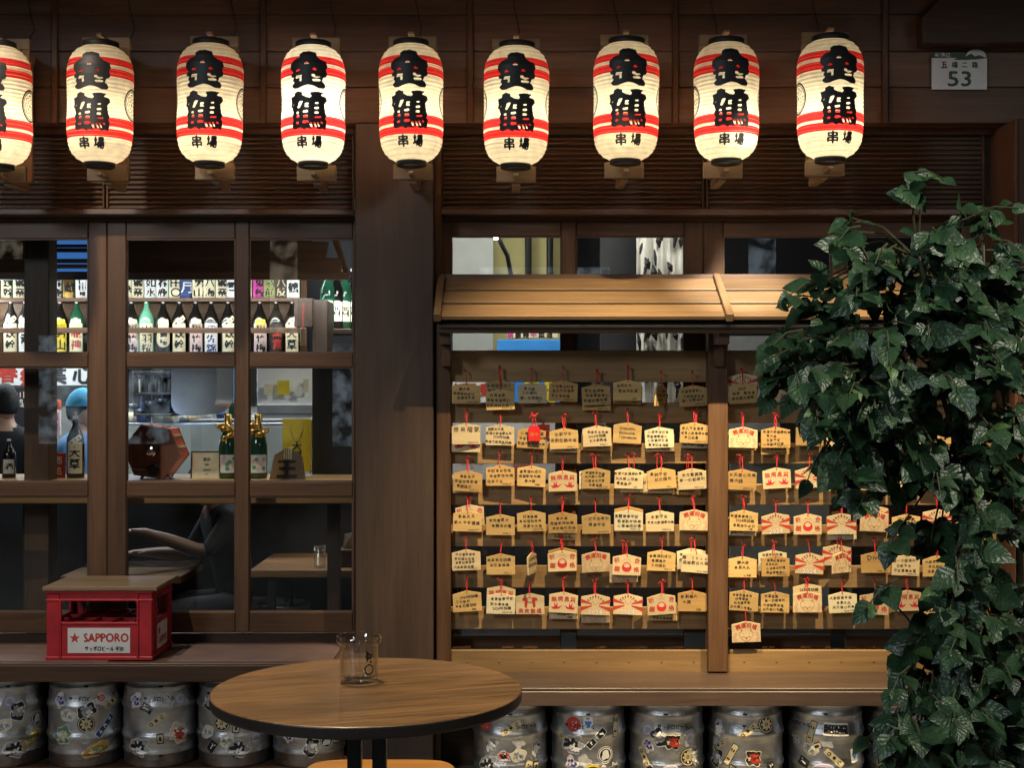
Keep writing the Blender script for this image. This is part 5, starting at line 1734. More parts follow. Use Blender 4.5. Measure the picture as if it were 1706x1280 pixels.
# green bottles in the lit corner
for i, (px, py) in enumerate(((546, 0), (560, 0), (574, 0), (588, 0), (602, 0), (617, 0))):
    z = P(0, 547.5, 8.9).z
    bottle(px, z, 9.0 + .03 * i, [M_BOT_GR, M_BOT_DK][i % 2], f'dark green bottle in the lit corner right of the hood, {ORD[i]} from left', [(.09, .05, .18, M_WHITE if i % 2 else M_CREAM, '酒', M_BLACK)], 'green bottles in the lit corner')
o = pbox('corner_shelf', W_DARK, 542, 640, 548, 556, 8.9, .4); tag(o, 'dark corner shelf carrying green bottles', 'shelf')
lamp('corner_lamp_light', 'POINT', P(575, 470, 8.75), 1.6, (.95, 1, .92), None, .05)

# --- kitchen behind the bar
o = pbox('kitchen_wall', M_WALLG, -300, 640, 606, 800, 9.4, .05); tag(o, 'grey kitchen wall behind the bar', 'wall')
root = pbox('utensil_shelf', M_BLKMETAL, 222, 290, 619, 625, 8.5, .3); tag(root, 'black metal utensil shelf in the kitchen', 'shelf')
pbox('back_plate', M_BLKMETAL, 222, 290, 626, 694, 8.78, .02, root)
for y in (655, 690): pbox('tier', M_BLKMETAL, 226, 288, y, y + 4, 8.5, .28, root)
for k in range(5): pbox('side_bar', M_BLKMETAL, 224 + k * 15, 227 + k * 15, 626, 654, 8.5, .02, root)
for k in range(7):
    px = 231 + k * 8; o = pbox('plate_stack', [M_CREAM, M_WHITE, M_GREYP][k % 3], px, px + 5, 632 + (k % 3) * 3, 654.5, 8.6, .12, None, .004)
    tag(o, f'dish standing upright in the black utensil shelf, {ORD[k]} from left', 'dish', 'dishes in the utensil shelf')
# steel hood, rounded
g = Geo()
c0 = P(322, 612, 8.2); rr_ = .15
prof2 = []
a, b_ = P(285, 600, 8.2), P(361, 693, 8.2)
w_ = b_.x - a.x
seg = 14
pts = [(a.x, a.z)] + [(a.x, b_.z + .08)] + [(a.x + .08 - .08 * math.cos(t), b_.z + .08 - .08 * math.sin(t)) for t in np.linspace(0, math.pi / 2, 6)] + [(b_.x - .12 + .12 * math.sin(t), b_.z + .12 - .12 * math.cos(t)) for t in np.linspace(0, math.pi / 2, 8)] + [(b_.x, a.z)]
n = len(pts)
g.add([(x, 8.2, z) for x, z in pts] + [(x, 8.7, z) for x, z in pts], [tuple(range(n)), tuple(n + i for i in reversed(range(n)))] + [(i, n + i, n + (i + 1) % n, (i + 1) % n) for i in range(n)])
o = obj('extractor_hood', g.mesh('extractor_hood', M_STEEL)); tag(o, 'rounded stainless steel extractor hood in the kitchen', 'hood')
o = pbox('blue_light_patch', M_BLUEW, 362, 400, 612, 668, 8.9, .03); tag(o, 'wall panel coloured blue for the blue light right of the steel hood', 'panel')  # blue light on the wall, put into the panel colour
o = pbox('white_wall_panel', M_WHITE, 428, 522, 612, 705, 8.3, .03); tag(o, 'white wall panel right of the window mullion', 'panel')
pbox('grey_rail', M_GREYP, 428, 522, 674, 690, 8.28, .018, o)
o = pbox('dark_screen', M_DARKWALL, 520, 600, 600, 815, 6.75, .03); tag(o, 'dark screen panel beside the broad post inside the window', 'screen')
o = pbox('glass_case', M_TUMBLER, 318, 515, 703, 790, 7.3, .25, None, 0); tag(o, 'clear glass display case behind the ornaments', 'case')
pbox('case_rim', M_STEEL, 317, 516, 700, 703, 7.29, .27, o)

root = pbox('kitchen_shelf', M_STEEL, 150, 520, 705, 709, 8.75, .25); tag(root, 'steel kitchen shelf of jars and bowls behind the ornaments', 'shelf')
CL = [M_CREAM, M_STEEL, M_WHITE, M_GREYP, M_BOT_GR, M_ORANGE, M_TANP, M_BLKMETAL, M_NAVY]
q = random.Random(5)
for k in range(17):
    px = 158 + k * 21 + q.uniform(-4, 4)
    c = P(px, 704.5, 8.85 + q.uniform(-.05, .05)); hh = q.uniform(.05, .16); rr = q.uniform(.025, .05)
    c.z = P(0, 705, 8.75).z
    pr_ = [(0, 0), (rr * .85, 0), (rr, .01), (rr, hh * .75), (rr * q.uniform(.5, 1.2), hh * .9), (rr * q.uniform(.4, 1.1), hh), (0, hh)]
    o = obj('kitchen_jar', mesh('kitchen_jar', *lathe_geo(pr_, 16), CL[q.randrange(len(CL))], None, True), c)
    tag(o, f'jar on the steel kitchen shelf, {ORD[k % 9]} of its {"left" if k < 9 else "right"} half', 'jar', 'jars on the kitchen shelf')
for k in range(8):
    px = 150 + k * 17 + q.uniform(-3, 3); c = P(px, 618, 8.6)
    root = empty('hanging_ladle', c, f'steel ladle hanging in the kitchen, {ORD[k]} from left', 'ladle', 'ladles hanging in the kitchen')
    ln = q.uniform(.16, .28)
    obj('handle', mesh('handle', *tube_geo([c, c + Vector((.004, 0, -ln))], .006, 6), M_STEEL), (0, 0, 0), root)
    obj('bowl', mesh('bowl', *lathe_geo([(0, -.03), (.028, -.018), (.036, .004), (.033, .006), (.024, -.012), (0, -.022)], 12), M_STEEL, None, True), c + Vector((.004, -.02, -ln)), root)
for k, (px, py, w, h, m) in enumerate(((440, 640, 14, 18, M_CREAM), (462, 634, 20, 24, M_YEL), (490, 645, 12, 16, M_WHITE), (372, 640, 10, 14, M_PALEPINK), (505, 632, 9, 22, M_CREAM))):
    o = wall_note = pbox('wall_note', m, px, px + w, py, py + h, 8.27 if px > 428 else 8.88, .004, None, 0)
    tag(o, f'paper note pinned on the kitchen wall, {ORD[k]} of five', 'note', 'notes pinned on the kitchen wall')

# --- inner sill counter
zc_ = 1.253
root = empty('window_counter', (-2, 6.4, zc_), 'brown wooden counter just inside the sake window', 'counter')
wbox('counter_top', W_BOARD, -4.0, -.72, 6.2, 6.78, 1.155, zc_, root, .004)
for x in (-3.9, -2.3, -.85): wbox('support', W_DARK, x - .03, x + .03, 6.5, 6.56, .03, 1.154, root)
o = pbox('inner_post', W_DARK, 40, 81, 300, 1120, 6.30, .12); tag(o, 'dark inner post behind the left window sash', 'post')

# hexagonal lottery drum
c = P(261, 752, 6.42)
root = empty('lottery_drum', (c.x, c.y, zc_), 'hexagonal dark wooden lottery drum with red sides and chrome hub', 'drum')
hr = .137; hd = .075
hex_ = [(hr * math.cos(R(112 + 60 * k)), hr * math.sin(R(112 + 60 * k))) for k in range(6)]
rz = R(-3)
def rotz(v): return Vector((v[0] * math.cos(rz) - v[1] * math.sin(rz), v[0] * math.sin(rz) + v[1] * math.cos(rz), v[2])) + c
g = Geo()
for y0_, y1_, s_, m_ in ((-hd, -hd + .014, 1.0, 0), (-hd + .015, hd - .015, .985, 1), (hd - .014, hd, 1.0, 0)):
    vv = [rotz((x * s_, y0_, z * s_)) for x, z in hex_] + [rotz((x * s_, y1_, z * s_)) for x, z in hex_]
    ff = [tuple(range(6))[::-1], tuple(range(6, 12))] + [(i, (i + 1) % 6, 6 + (i + 1) % 6, 6 + i) for i in range(6)]
    if m_ == 0:
        o = obj('face_board', mesh('face_board', [v - c for v in vv], ff, W_DRUM[2]), c, root)
    else:
        o = obj('drum_shell', mesh('drum_shell', [v - c for v in vv], ff, M_ORANGE), c, root)
for k in (5, 4):
    a0, a1 = hex_[k], hex_[(k + 1) % 6]
    for t in (.3, .72):
        p = rotz(((a0[0] * (1 - t) + a1[0] * t) * 1.0, 0, (a0[1] * (1 - t) + a1[1] * t) * 1.0))
        wbox('brass_band', M_TANP, p.x - .008, p.x + .008, p.y - .05, p.y + .05, p.z - .006, p.z + .006, root, .001)
def face_at(x, z, d): return rotz((x, -hd - d, z))
g = Geo(); g.lathe([(0, 0), (.026, 0), (.024, .006), (.018, .008), (.017, .020), (.008, .026), (0, .027)], 20, 0, Matrix.Translation(face_at(-.004, .0, .001)) @ Matrix.Rotation(R(90), 4, 'X'))
obj('hub', g.mesh('hub', M_CHROME, True), (0, 0, 0), root)
g = Geo(); g.lathe([(0, 0), (.027, 0), (.027, .006), (.020, .008), (.016, .004), (0, .004)], 24, 0, Matrix.Translation(face_at(.012, -.085, .001)) @ Matrix.Rotation(R(90), 4, 'X'))
obj('outlet_ring', g.mesh('outlet_ring', M_BLACK, True), (0, 0, 0), root)
obj('crank_bar', mesh('crank_bar', *tube_geo([face_at(-.085, -.083, .012), face_at(.008, -.088, .016)], .006, 8), W_POST[0]), (0, 0, 0), root)
for s in (-1, 1):
    obj('stand_leg', mesh('stand_leg', *tube_geo([rotz((s * .05, s * .0, -.10)), (c.x + s * .075, c.y, zc_)], .008, 8), M_STEEL), (0, 0, 0), root)

# certificate, boxes, bottles, bag and shogi piece on the counter
def standing_panel(name, px0, px1, py0, py1, Y, lean, frame, field, label, cat, text=None, ink=M_BLACK, fw=.008):
    a, b_ = P(px0, py1, Y), P(px1, py0, Y)
    w, h = b_.x - a.x, b_.z - a.z
    root = empty(name, ((a.x + b_.x) / 2, Y, a.z), label, cat)
    M4 = Matrix.Translation(((a.x + b_.x) / 2, Y, a.z)) @ Matrix.Rotation(R(-lean), 4, 'X')
    def part(nm, x0, x1, y0, y1, z0, z1, m):
        g = Geo(); g.box(x0, x1, y0, y1, z0, z1, 0, .001)
        o = obj(nm, g.mesh(nm, m)); o.matrix_basis = M4; return put(o, root)
    part('frame', -w / 2, w / 2, 0, .012, 0, h, frame)
    if field: part('sheet', -w / 2 + fw, w / 2 - fw, -.002, -.0005, fw, h - fw, field)
    if text:
        g = Geo()
        for k, (s, sz, dx, z, bd) in enumerate(text):
            v, f = text_raw(s, 1)
            for q in range(3):
                g.add([(dx + x * sz + bd * (q % 2), -.0028 - .0002 * q, z + y * sz + bd * (q // 2)) for x, y in v], f)
        o = obj('lettering', g.mesh('lettering', ink)); o.matrix_basis = M4; put(o, root)
    return root, M4


standing_panel('framed_certificate', 317, 371, 752, 801, 6.45, 6, W_POST[2], M_CREAM, 'framed cream certificate standing on the window counter', 'certificate', [('賞狀', .018, 0, .10, .0005), ('感謝', .010, 0, .075, .0003), ('金鶴串場', .009, 0, .05, .0003), ('2023', .008, 0, .03, .0003)])


def champagne(px, lab, foil, ornament):
    c = P(px, 801, 6.46)
    root = empty('champagne_bottle', (c.x, c.y, zc_ + .001), lab, 'bottle')
    c = Vector((c.x, c.y, zc_ + .001))
    pr_ = [(0, 0), (.040, 0), (.0435, .006), (.0435, .15), (.036, .19), (.022, .225), (.0165, .245), (.0165, .29), (0, .292)]
    obj('bottle_body', mesh('bottle_body', *lathe_geo(pr_, 24), M_BOT_GR, None, True), c, root)
    obj('foil', mesh('foil', *lathe_geo([(.0225, .226), (.018, .245), (.0185, .298), (.010, .304), (0, .305)], 18), foil, None, True), c, root)
    g = Geo(); rr2 = interp(pr_[1:-1])
    V2, F2 = fun_shape(rrect(.085, .085), .085, .085, .006); g.add(wrap(V2, rr2, 0, .07, .001), F2, 0)
    for k in range(9):
        a_ = random.uniform(-.03, .03), random.uniform(-.03, .03)
        V2, F2 = fun_shape(flower(.012), .03, .03, .003); g.add(wrap([(x + a_[0], y + a_[1]) for x, y in V2], rr2, 0, .07, .002), F2, 1 + k % 2)
    obj('label', g.mesh('label', [M_WHITE, M_PALEPINK, M_GREENP]), c, root, (0, 0, R(14)))
    g = Geo()
    for k in range(ornament):
        t = k * 2.4; p = c + Vector((.03 * math.cos(t), -.03 + .02 * math.sin(t), .17 + .035 * ((k * 7) % 5) / 2.5 + .03))
        nn = 7
        a_ = Vector((random.uniform(-1, 1), random.uniform(-1, .2), random.uniform(-1, 1))).normalized()
        b_ = a_.cross(Vector((.3, .8, .5))).normalized()
        g.tube([p, p + a_ * .022 + b_ * .01, p + a_ * .034, p + a_ * .022 - b_ * .010, p], .006, 6)
    obj('gold_bow', g.mesh('gold_bow', M_GOLD, True), (0, 0, 0), root)['kind'] = 'stuff'


champagne(380, 'gold topped bottle with flowered label beside the framed certificate', M_GOLD, 12)
champagne(430, 'green champagne bottle with gold foil bow and flowered label', M_GOLD, 9)
root, M4 = standing_panel('paper_bag', 470, 518, 698, 786, 6.62, 4, M_YEL, None, 'yellow paper bag with string handles and black lettering', 'bag', [('大', .05, .0, .12, .002), ('關', .05, .0, .075, .002)])
g = Geo(); g.tube([(-.03, .0, .24), (-.028, -.004, .20), (-.01, -.006, .165), (.012, -.006, .165), (.026, -.004, .20), (.028, 0, .24)], .0022, 6)
o = obj('handle', g.mesh('handle', M_TANP)); o.matrix_basis = M4; put(o, root)
# shogi piece
c = P(478, 802, 6.36); c.z = zc_ + .001
out = [(-.083, 0), (.083, 0), (.066, .110), (.0, .150), (-.060, .115)]
root = empty('shogi_piece', c, 'big wooden shogi piece with a black brushed character', 'ornament')
M4 = Matrix.Translation(c) @ Matrix.Rotation(R(-5), 4, 'X')
vv = [(x, -.0, z) for x, z in out] + [(x, .035, z) for x, z in out]
ff = [tuple(range(5)), tuple(5 + i for i in reversed(range(5)))] + [(i, 5 + i, 5 + (i + 1) % 5, (i + 1) % 5) for i in range(5)]
o = obj('wood_block', mesh('wood_block', vv, ff, W_LIGHT[2])); o.matrix_basis = M4; put(o, root)
V2, F2 = text_bold('王', .090, .075, .0026, 3)
o = obj('lettering', mesh('lettering', [(x, -.0012, z + .050) for x, z in V2], F2, M_BLACK)); o.matrix_basis = M4; put(o, root)
g = Geo()
for x_ in (-.016, -.006, .004, .014): g.box(x_, x_ + .007, -.006, -.001, .094, .150, 0, .001)
o = obj('tassel_cord', g.mesh('tassel_cord', M_CREAM)); o.matrix_basis = M4; put(o, root); o['kind'] = 'stuff'

# left pane: red banner, bottle, posters, boards
standing_panel('red_banner', 84, 108, 755, 801, 6.5, 3, M_RED, None, 'small red standing sign with blue and white lettering', 'sign', [('酒', .042, 0, .095, .0015), ('処', .042, 0, .045, .0015)], M_WHITE)
for i, (px, gl, spn, lb) in enumerate(((126, M_BOT_DK, [diag(), tall(M_CREAM, '天草')], 'dark sake bottle with cream label and diagonal band on the window counter'), (15, M_BOT_DK, [big(M_WHITE, '酒')], 'small dark bottle with white label in front of the dark haired person'))):
    x = (px - CX) * 6.5 / F
    r_ = bottle(px, zc_ + .001, 6.5, gl, lb, spn, 'bottles on the window counter')
    if i == 1: r_.scale = (.6, .6, .45)
    else: r_.scale = (.8, .8, .72)
def wall_panel(name, px0, px1, py0, py1, Y, field, label, cat, marks):
    o = pbox(name, field, px0, px1, py0, py1, Y, .015); tag(o, label, cat)
    g = Geo(); mats = []
    c = P((px0 + px1) / 2, (py0 + py1) / 2, Y)
    for s, x, y, size, m in marks:
        if m not in mats: mats.append(m)
        p = P(x, y, Y)
        put_text(g, s, p.x, p.z, size, Y - .002, 0, size * .05, mats.index(m))
    if marks: obj('lettering', g.mesh('lettering', mats), (0, 0, 0), o)
    return o
wall_panel('menu_banner', -60, 160, 606, 643, 8.6, M_WHITE, 'white banner with red and black brush marks high in the kitchen', 'banner', [('春', 12, 622, .13, M_RED), ('祭', 48, 630, .12, M_RED), ('竹', 70, 624, .13, M_BLACK), ('葉', 92, 624, .14, M_BLACK), ('心', 138, 624, .14, M_BLACK)])
wall_panel('chalk_board', -60, 42, 645, 720, 8.55, M_DARKWALL, 'dark notice board with chalk date lettering', 'board', [('年12月31日', 18, 658, .045, M_PALEPINK), ('放鳴処', 18, 672, .055, M_WHITE)])
wall_panel('pink_poster', 82, 101, 684, 726, 8.5, M_PALEPINK, 'framed pink poster in the kitchen behind the left window', 'poster', [('酒', 91, 695, .05, M_RED), ('宴', 91, 712, .05, M_RED)])
wall_panel('red_picture', 82, 101, 667, 682, 8.5, M_ORANGE, 'small orange framed picture above the pink poster', 'picture', [('福', 91, 674, .04, M_BLACK)])
o = pbox('dark_partition', W_DARK, 42, 80, 640, 830, 8.4, .05); tag(o, 'dark wooden partition behind the inner post', 'partition')
lamp('hood_strip_light', 'AREA', (-2.4, 8.30, zA + .008), 42, (.90, .96, 1.0), (-2.4, 8.25, 0), sx=2.8, sy=.06)
lamp('kitchen_ceiling_light', 'POINT', (-3.4, 9.0, 2.2), 10, (.9, .96, 1.0), None, .1)
for x_ in (-2.45, -1.65, -1.05):
    lamp('counter_down_light', 'SPOT', (x_, 6.36, 2.75), 34, (1.0, .90, .74), (x_, 6.42, 1.25), .03, 46, .7)
lamp('counter_blue_light', 'POINT', P(212, 705, 7.9), 2.5, (.45, .65, 1.0), None, .05)

# --- bar front added between kitchen and dining side to block the hood light
root = empty('bar_light_block', (-2.5, 7.7, .03), 'dark bar front added to block kitchen light from the dining side', 'counter')
wbox('panel', M_DARKWALL, -5.5, -.5, 7.70, 7.74, .03, 1.10, root)
wbox('ledge', W_DARK, -5.5, -.5, 7.66, 7.80, 1.101, 1.135, root)

# --- dining side behind the lower panes
def dining_table(x0, x1, y0, y1, z, label):
    root = empty('dining_table', ((x0 + x1) / 2, (y0 + y1) / 2, 0), label, 'table')
    wbox('table_top', W_TABLE, x0, x1, y0, y1, z - .04, z, root, .004)
    for x in (x0 + .10, x1 - .10):
        for y in (y0 + .08, y1 - .08):
            wbox('leg', M_BLKMETAL, x - .02, x + .02, y - .02, y + .02, .03, z - .041, root, .002)
dining_table(-1.34, -.2, 6.97, 7.66, .75, 'brown wooden dining table with a tumbler on it, inside the right pane')
dining_table(-2.35, -1.72, 7.1, 7.6, .70, 'brown wooden dining table behind the red crate, inside the window')
c = P(533, 945, 7.05); c.z = .752
o = obj('tumbler', mesh('tumbler', *lathe_geo([(0, 0), (.026, 0), (.029, .004), (.031, .112), (.029, .112), (.027, .010), (0, .009)], 24), M_TUMBLER, None, True), c); tag(o, 'clear glass tumbler on the dining table', 'tumbler')
c = P(580, 945, 7.12)
root = empty('tissue_box', (c.x, c.y, .752), 'dark wooden tissue box with white tissue on the dining table', 'box')
wbox('box', W_DARK, c.x - .05, c.x + .07, c.y - .05, c.y + .07, .752, .84, root)
g = Geo()
for k in range(3):
    a_ = R(40 * k - 30)
    q = [(c.x - .03, c.y + .01, .838), (c.x + .035, c.y + .01 + .01 * k, .838), (c.x + .030 + .004 * k, c.y + .02 * math.sin(a_), .925 - .01 * k), (c.x - .02, c.y + .02 * math.cos(a_), .915)]
    g.add(q + [(x, y + .004, z) for x, y, z in q], [(0, 1, 2, 3), (7, 6, 5, 4), (0, 4, 5, 1), (1, 5, 6, 2), (2, 6, 7, 3), (3, 7, 4, 0)])
obj('tissue', g.mesh('tissue', M_CLOTH), (0, 0, 0), root)
for i, (px, Y) in enumerate(((368, 7.5), (438, 7.52), (472, 7.46))):
    c = Vector(((px - CX) * Y / F, Y, .12)); root = empty('keg_stool', (c.x, Y, .03), ['steel keg seat inside the window behind the crate', 'steel keg seat under the left end of the dining table', 'steel keg seat between the dining table legs'][i], 'keg', 'keg seats inside')
    obj('keg_body', ME_KEG, c, root)
    wbox('foot_board', W_DARK, c.x - .14, c.x + .14, Y - .14, Y + .14, .031, .119, root)
lamp('dining_pendant_light', 'SPOT', (-.95, 7.25, 2.2), 26, (1.0, .85, .62), (-.95, 7.28, .7), .05, 44, .8)

# ================================================================== behind the plaque racks
o = pbox('dining_wall', M_WALLY, 740, 960, 330, 660, 8.8, .06); tag(o, 'ochre lit wall seen through the window above the awning', 'wall')
o = pbox('grey_partition', M_WALLG, 690, 822, 330, 660, 8.3, .05); tag(o, 'grey partition wall seen through the window above the awning', 'partition')
g = Geo()
for px in (880, 916):
    a, b_ = P(px, 470, 8.6), P(px, 330, 8.6)
    o = obj('black_pipe', mesh('black_pipe', *tube_geo([a, b_], .022, 10), M_BLKMETAL)); tag(o, f'black vertical pipe on the ochre wall, {"left" if px == 880 else "right"} of two', 'pipe', 'pipes on the ochre wall')
a = P(826, 396, 7.0)
root = empty('spot_lamp', a, 'small lit spot lamp behind the upper window pane', 'lamp')
g = Geo(); g.lathe([(0, -.012), (.010, -.008), (.012, .004), (0, .010)], 12); obj('bulb', g.mesh('bulb', M_BULB, True), a, root)
obj('lamp_arm', mesh('lamp_arm', *tube_geo([a + Vector((.012, .02, .0)), a + Vector((.06, .03, -.09)), a + Vector((.08, .03, -.2))], .012, 8), M_BLKMETAL), (0, 0, 0), root)
# hanging cloth with brush marks
root = empty('brush_banner', P(1110, 700, 7.6), 'white hanging cloth banner with black brush marks behind the rack', 'banner')
xs = np.linspace(P(1060, 0, 7.6).x, P(1150, 0, 7.6).x, 40)
zs_ = np.linspace(P(0, 700, 7.6).z, P(0, 360, 7.6).z, 24)
vv = [(x, 7.6 + .03 * math.sin(i * .75) * (1 - .3 * j / 24) + .01 * math.sin(j * .6), z) for j, z in enumerate(zs_) for i, x in enumerate(xs)]
ff = [(j * 40 + i, j * 40 + i + 1, (j + 1) * 40 + i + 1, (j + 1) * 40 + i) for j in range(23) for i in range(39)]
obj('cloth', mesh('cloth', vv, ff, M_CLOTH, None, True), (0, 0, 0), root)
g = Geo()
for k in range(46):
    px, py = random.uniform(1064, 1142), random.uniform(395, 690)
    p = P(px, py, 7.55); dx, dz = random.uniform(-.03, .03), random.uniform(.05, .12)
    g.tube([p, p + Vector((dx * .4, 0, dz * .5)), p + Vector((dx, 0, dz))], [.005, random.uniform(.010, .022), .004], 6)
obj('brush_marks', g.mesh('brush_marks', M_BLACK), (0, 0, 0), root)['kind'] = 'stuff'
o = pbox('dim_room_sheet', M_DARKWALL, 1000, 1060, 330, 720, 7.8, .04); tag(o, 'dark sheet in place of the dim room left of the white brush banner', 'curtain')  # sheet coloured dark in place of the unlit room behind the pane
o = wall_panel('price_cards', 845, 930, 553, 564, 7.8, M_CREAM, 'row of small price cards above the blue poster', 'cards', [(s, 850 + 13 * k, 558.5, .035, M_BLACK if k % 3 else M_MAG) for k, s in enumerate('燒雞豬牛菜酒')])
o = wall_panel('sky_poster', 828, 936, 566, 676, 7.8, M_POSTERB, 'bright blue picture poster behind the left plaque rack', 'poster', [('★', 860, 600, .1, M_WHITE), ('祭', 900, 650, .2, M_YEL)])
o = wall_panel('white_notice', 744, 828, 600, 800, 7.75, M_WHITE, 'large white notice sheet behind the left plaque rack', 'notice', [('お品書', 786, 650, .08, M_RED), ('串', 786, 760, .14, M_PALEPINK)])
o = wall_panel('white_notice', 829, 925, 678, 800, 7.75, M_WHITE, 'white menu sheet with red marks below the blue poster', 'notice', [('雞', 870, 786, .12, M_PINK), ('鳥', 905, 720, .1, M_RED)])
o = pbox('grey_hanging', M_GREYP, 1210, 1300, 560, 720, 8.2, .03); tag(o, 'dim grey hanging behind the top of the right plaque rack', 'curtain')
o = pbox('pale_panel', M_WALLG, 1216, 1420, 760, 1030, 8.4, .03); tag(o, 'pale grey panel behind the lower right plaque rack', 'panel')
lamp('dining_ceiling_light', 'AREA', (-.1, 7.3, 2.90), 30, (1.0, .95, .85), (-.1, 8.3, 1.9), .6)
lamp('dining_ceiling_light', 'AREA', (1.0, 7.0, 2.90), 12, (1.0, .95, .85), (.9, 7.7, 1.9), .5)

# ================================================================== PEOPLE
def person(name, loc, rz, joints, bones, regions, mats, head, label, hair=None):
    """joints: name -> (co, radius); skin surface; regions: bone -> material index"""
    me = bpy.data.meshes.new('skeleton')
    ids = {n_: i for i, n_ in enumerate(joints)}
    me.from_pydata([joints[n_][0] for n_ in joints], [(ids[a], ids[b]) for a, b in bones], [])
    o = bpy.data.objects.new(name, me); COL.objects.link(o)
    md = o.modifiers.new('skin', 'SKIN'); md.use_smooth_shade = True
    for i, n_ in enumerate(joints):
        r_ = joints[n_][1]
        me.skin_vertices[0].data[i].radius = r_ if isinstance(r_, tuple) else (r_, r_)
    me.skin_vertices[0].data[ids['pelvis']].use_root = True
    sb = o.modifiers.new('sub', 'SUBSURF'); sb.levels = 2; sb.render_levels = 2
    dg = bpy.context.evaluated_depsgraph_get()
    out_ = bpy.data.meshes.new_from_object(o.evaluated_get(dg))
    bpy.data.objects.remove(o)
    out_.materials.clear()
    for m in mats: out_.materials.append(m)
    seg = [(Vector(joints[a][0]), Vector(joints[b][0]), regions.get((a, b), 0)) for a, b in bones]
    for p in out_.polygons:
        c_ = p.center; best = (9, 0)
        for A, B, r_ in seg:
            d = B - A; t = max(0, min(1, (c_ - A).dot(d) / d.length_squared))
            q = (c_ - A - d * t).length
            if q < best[0]: best = (q, r_)
        p.material_index = best[1]; p.use_smooth = True
    out_.name = 'body'
    o = obj('person', out_, loc, None, (0, 0, rz)); tag(o, label, 'person')
    M4 = wmat(o)
    hc, hrz, hs = head
    # head: shaped sphere with nose, ears
    g = Geo(); nu, nv = 20, 14
    vv = []; ff = []
    for j in range(nv + 1):
        ph = math.pi * j / nv
        for i in range(nu):
            t = 2 * math.pi * i / nu
            x = .074 * math.sin(ph) * math.sin(t); y = -.095 * math.sin(ph) * math.cos(t); z = .118 * math.cos(ph)
            if z < 0: x *= 1 + z * 2.4; y *= 1 + z * .9
            if abs(t) < .2 and -.035 < z < .01: y -= .02
            vv.append((x, y, z))
    for j in range(nv):
        for i in range(nu):
            ff.append((j * nu + i, (j + 1) * nu + i, (j + 1) * nu + (i + 1) % nu, j * nu + (i + 1) % nu))
    g.add(vv, ff, 0)
    for s in (-1, 1):
        g.lathe([(0, -.028), (.012, -.012), (.014, .012), (0, .026)], 8, 0, Matrix.Translation((s * .074, .005, -.005)) @ Matrix.Scale(.6, 4, (1, 0, 0)))
    H4 = M4 @ Matrix.Translation(hc) @ Matrix.Rotation(hrz, 4, 'Z') @ Matrix.Scale(hs, 4)
    h_ = obj('head', g.mesh('head', M_SKIN, True)); h_.matrix_basis = H4; put(h_, o)
    g = Geo()
    for s in (-1, 1):
        g.lathe([(0, -.008), (.011, 0), (0, .008)], 8, 0, Matrix.Translation((s * .030, -.086, .012)))
    e_ = obj('eyes', g.mesh('eyes', M_BLACK)); e_.matrix_basis = H4; put(e_, o)
    g = Geo(); g.box(-.022, .022, -.089, -.082, -.058, -.050, 0, .002)
    e_ = obj('mouth', g.mesh('mouth', M_PINK)); e_.matrix_basis = H4; put(e_, o)
    # hair or cap: outer shell over skull
    def shell(nm, m, grow, cut, front):
        vv2 = []; ff2 = []
        for j in range(nv + 1):
            for i in range(nu):
                x, y, z = vv[j * nu + i]
                t = 2 * math.pi * i / nu
                lim = cut + front * (.5 + .5 * math.cos(t)) ** 2
                z2 = max(z, lim)
                k_ = grow if z >= lim else grow * .97
                vv2.append((x * k_ + .002 * math.sin(i * 7 + j), y * k_ + .004, z2 * grow if z2 > 0 else z2))
        q_ = obj(nm, mesh(nm, vv2, ff, m, None, True)); q_.matrix_basis = H4; put(q_, o)
    shell('hair', M_HAIR, 1.10, -.055, .10)
    if hair == 'cap': shell('cap', M_CAP, 1.17, .022, .005)
    return o


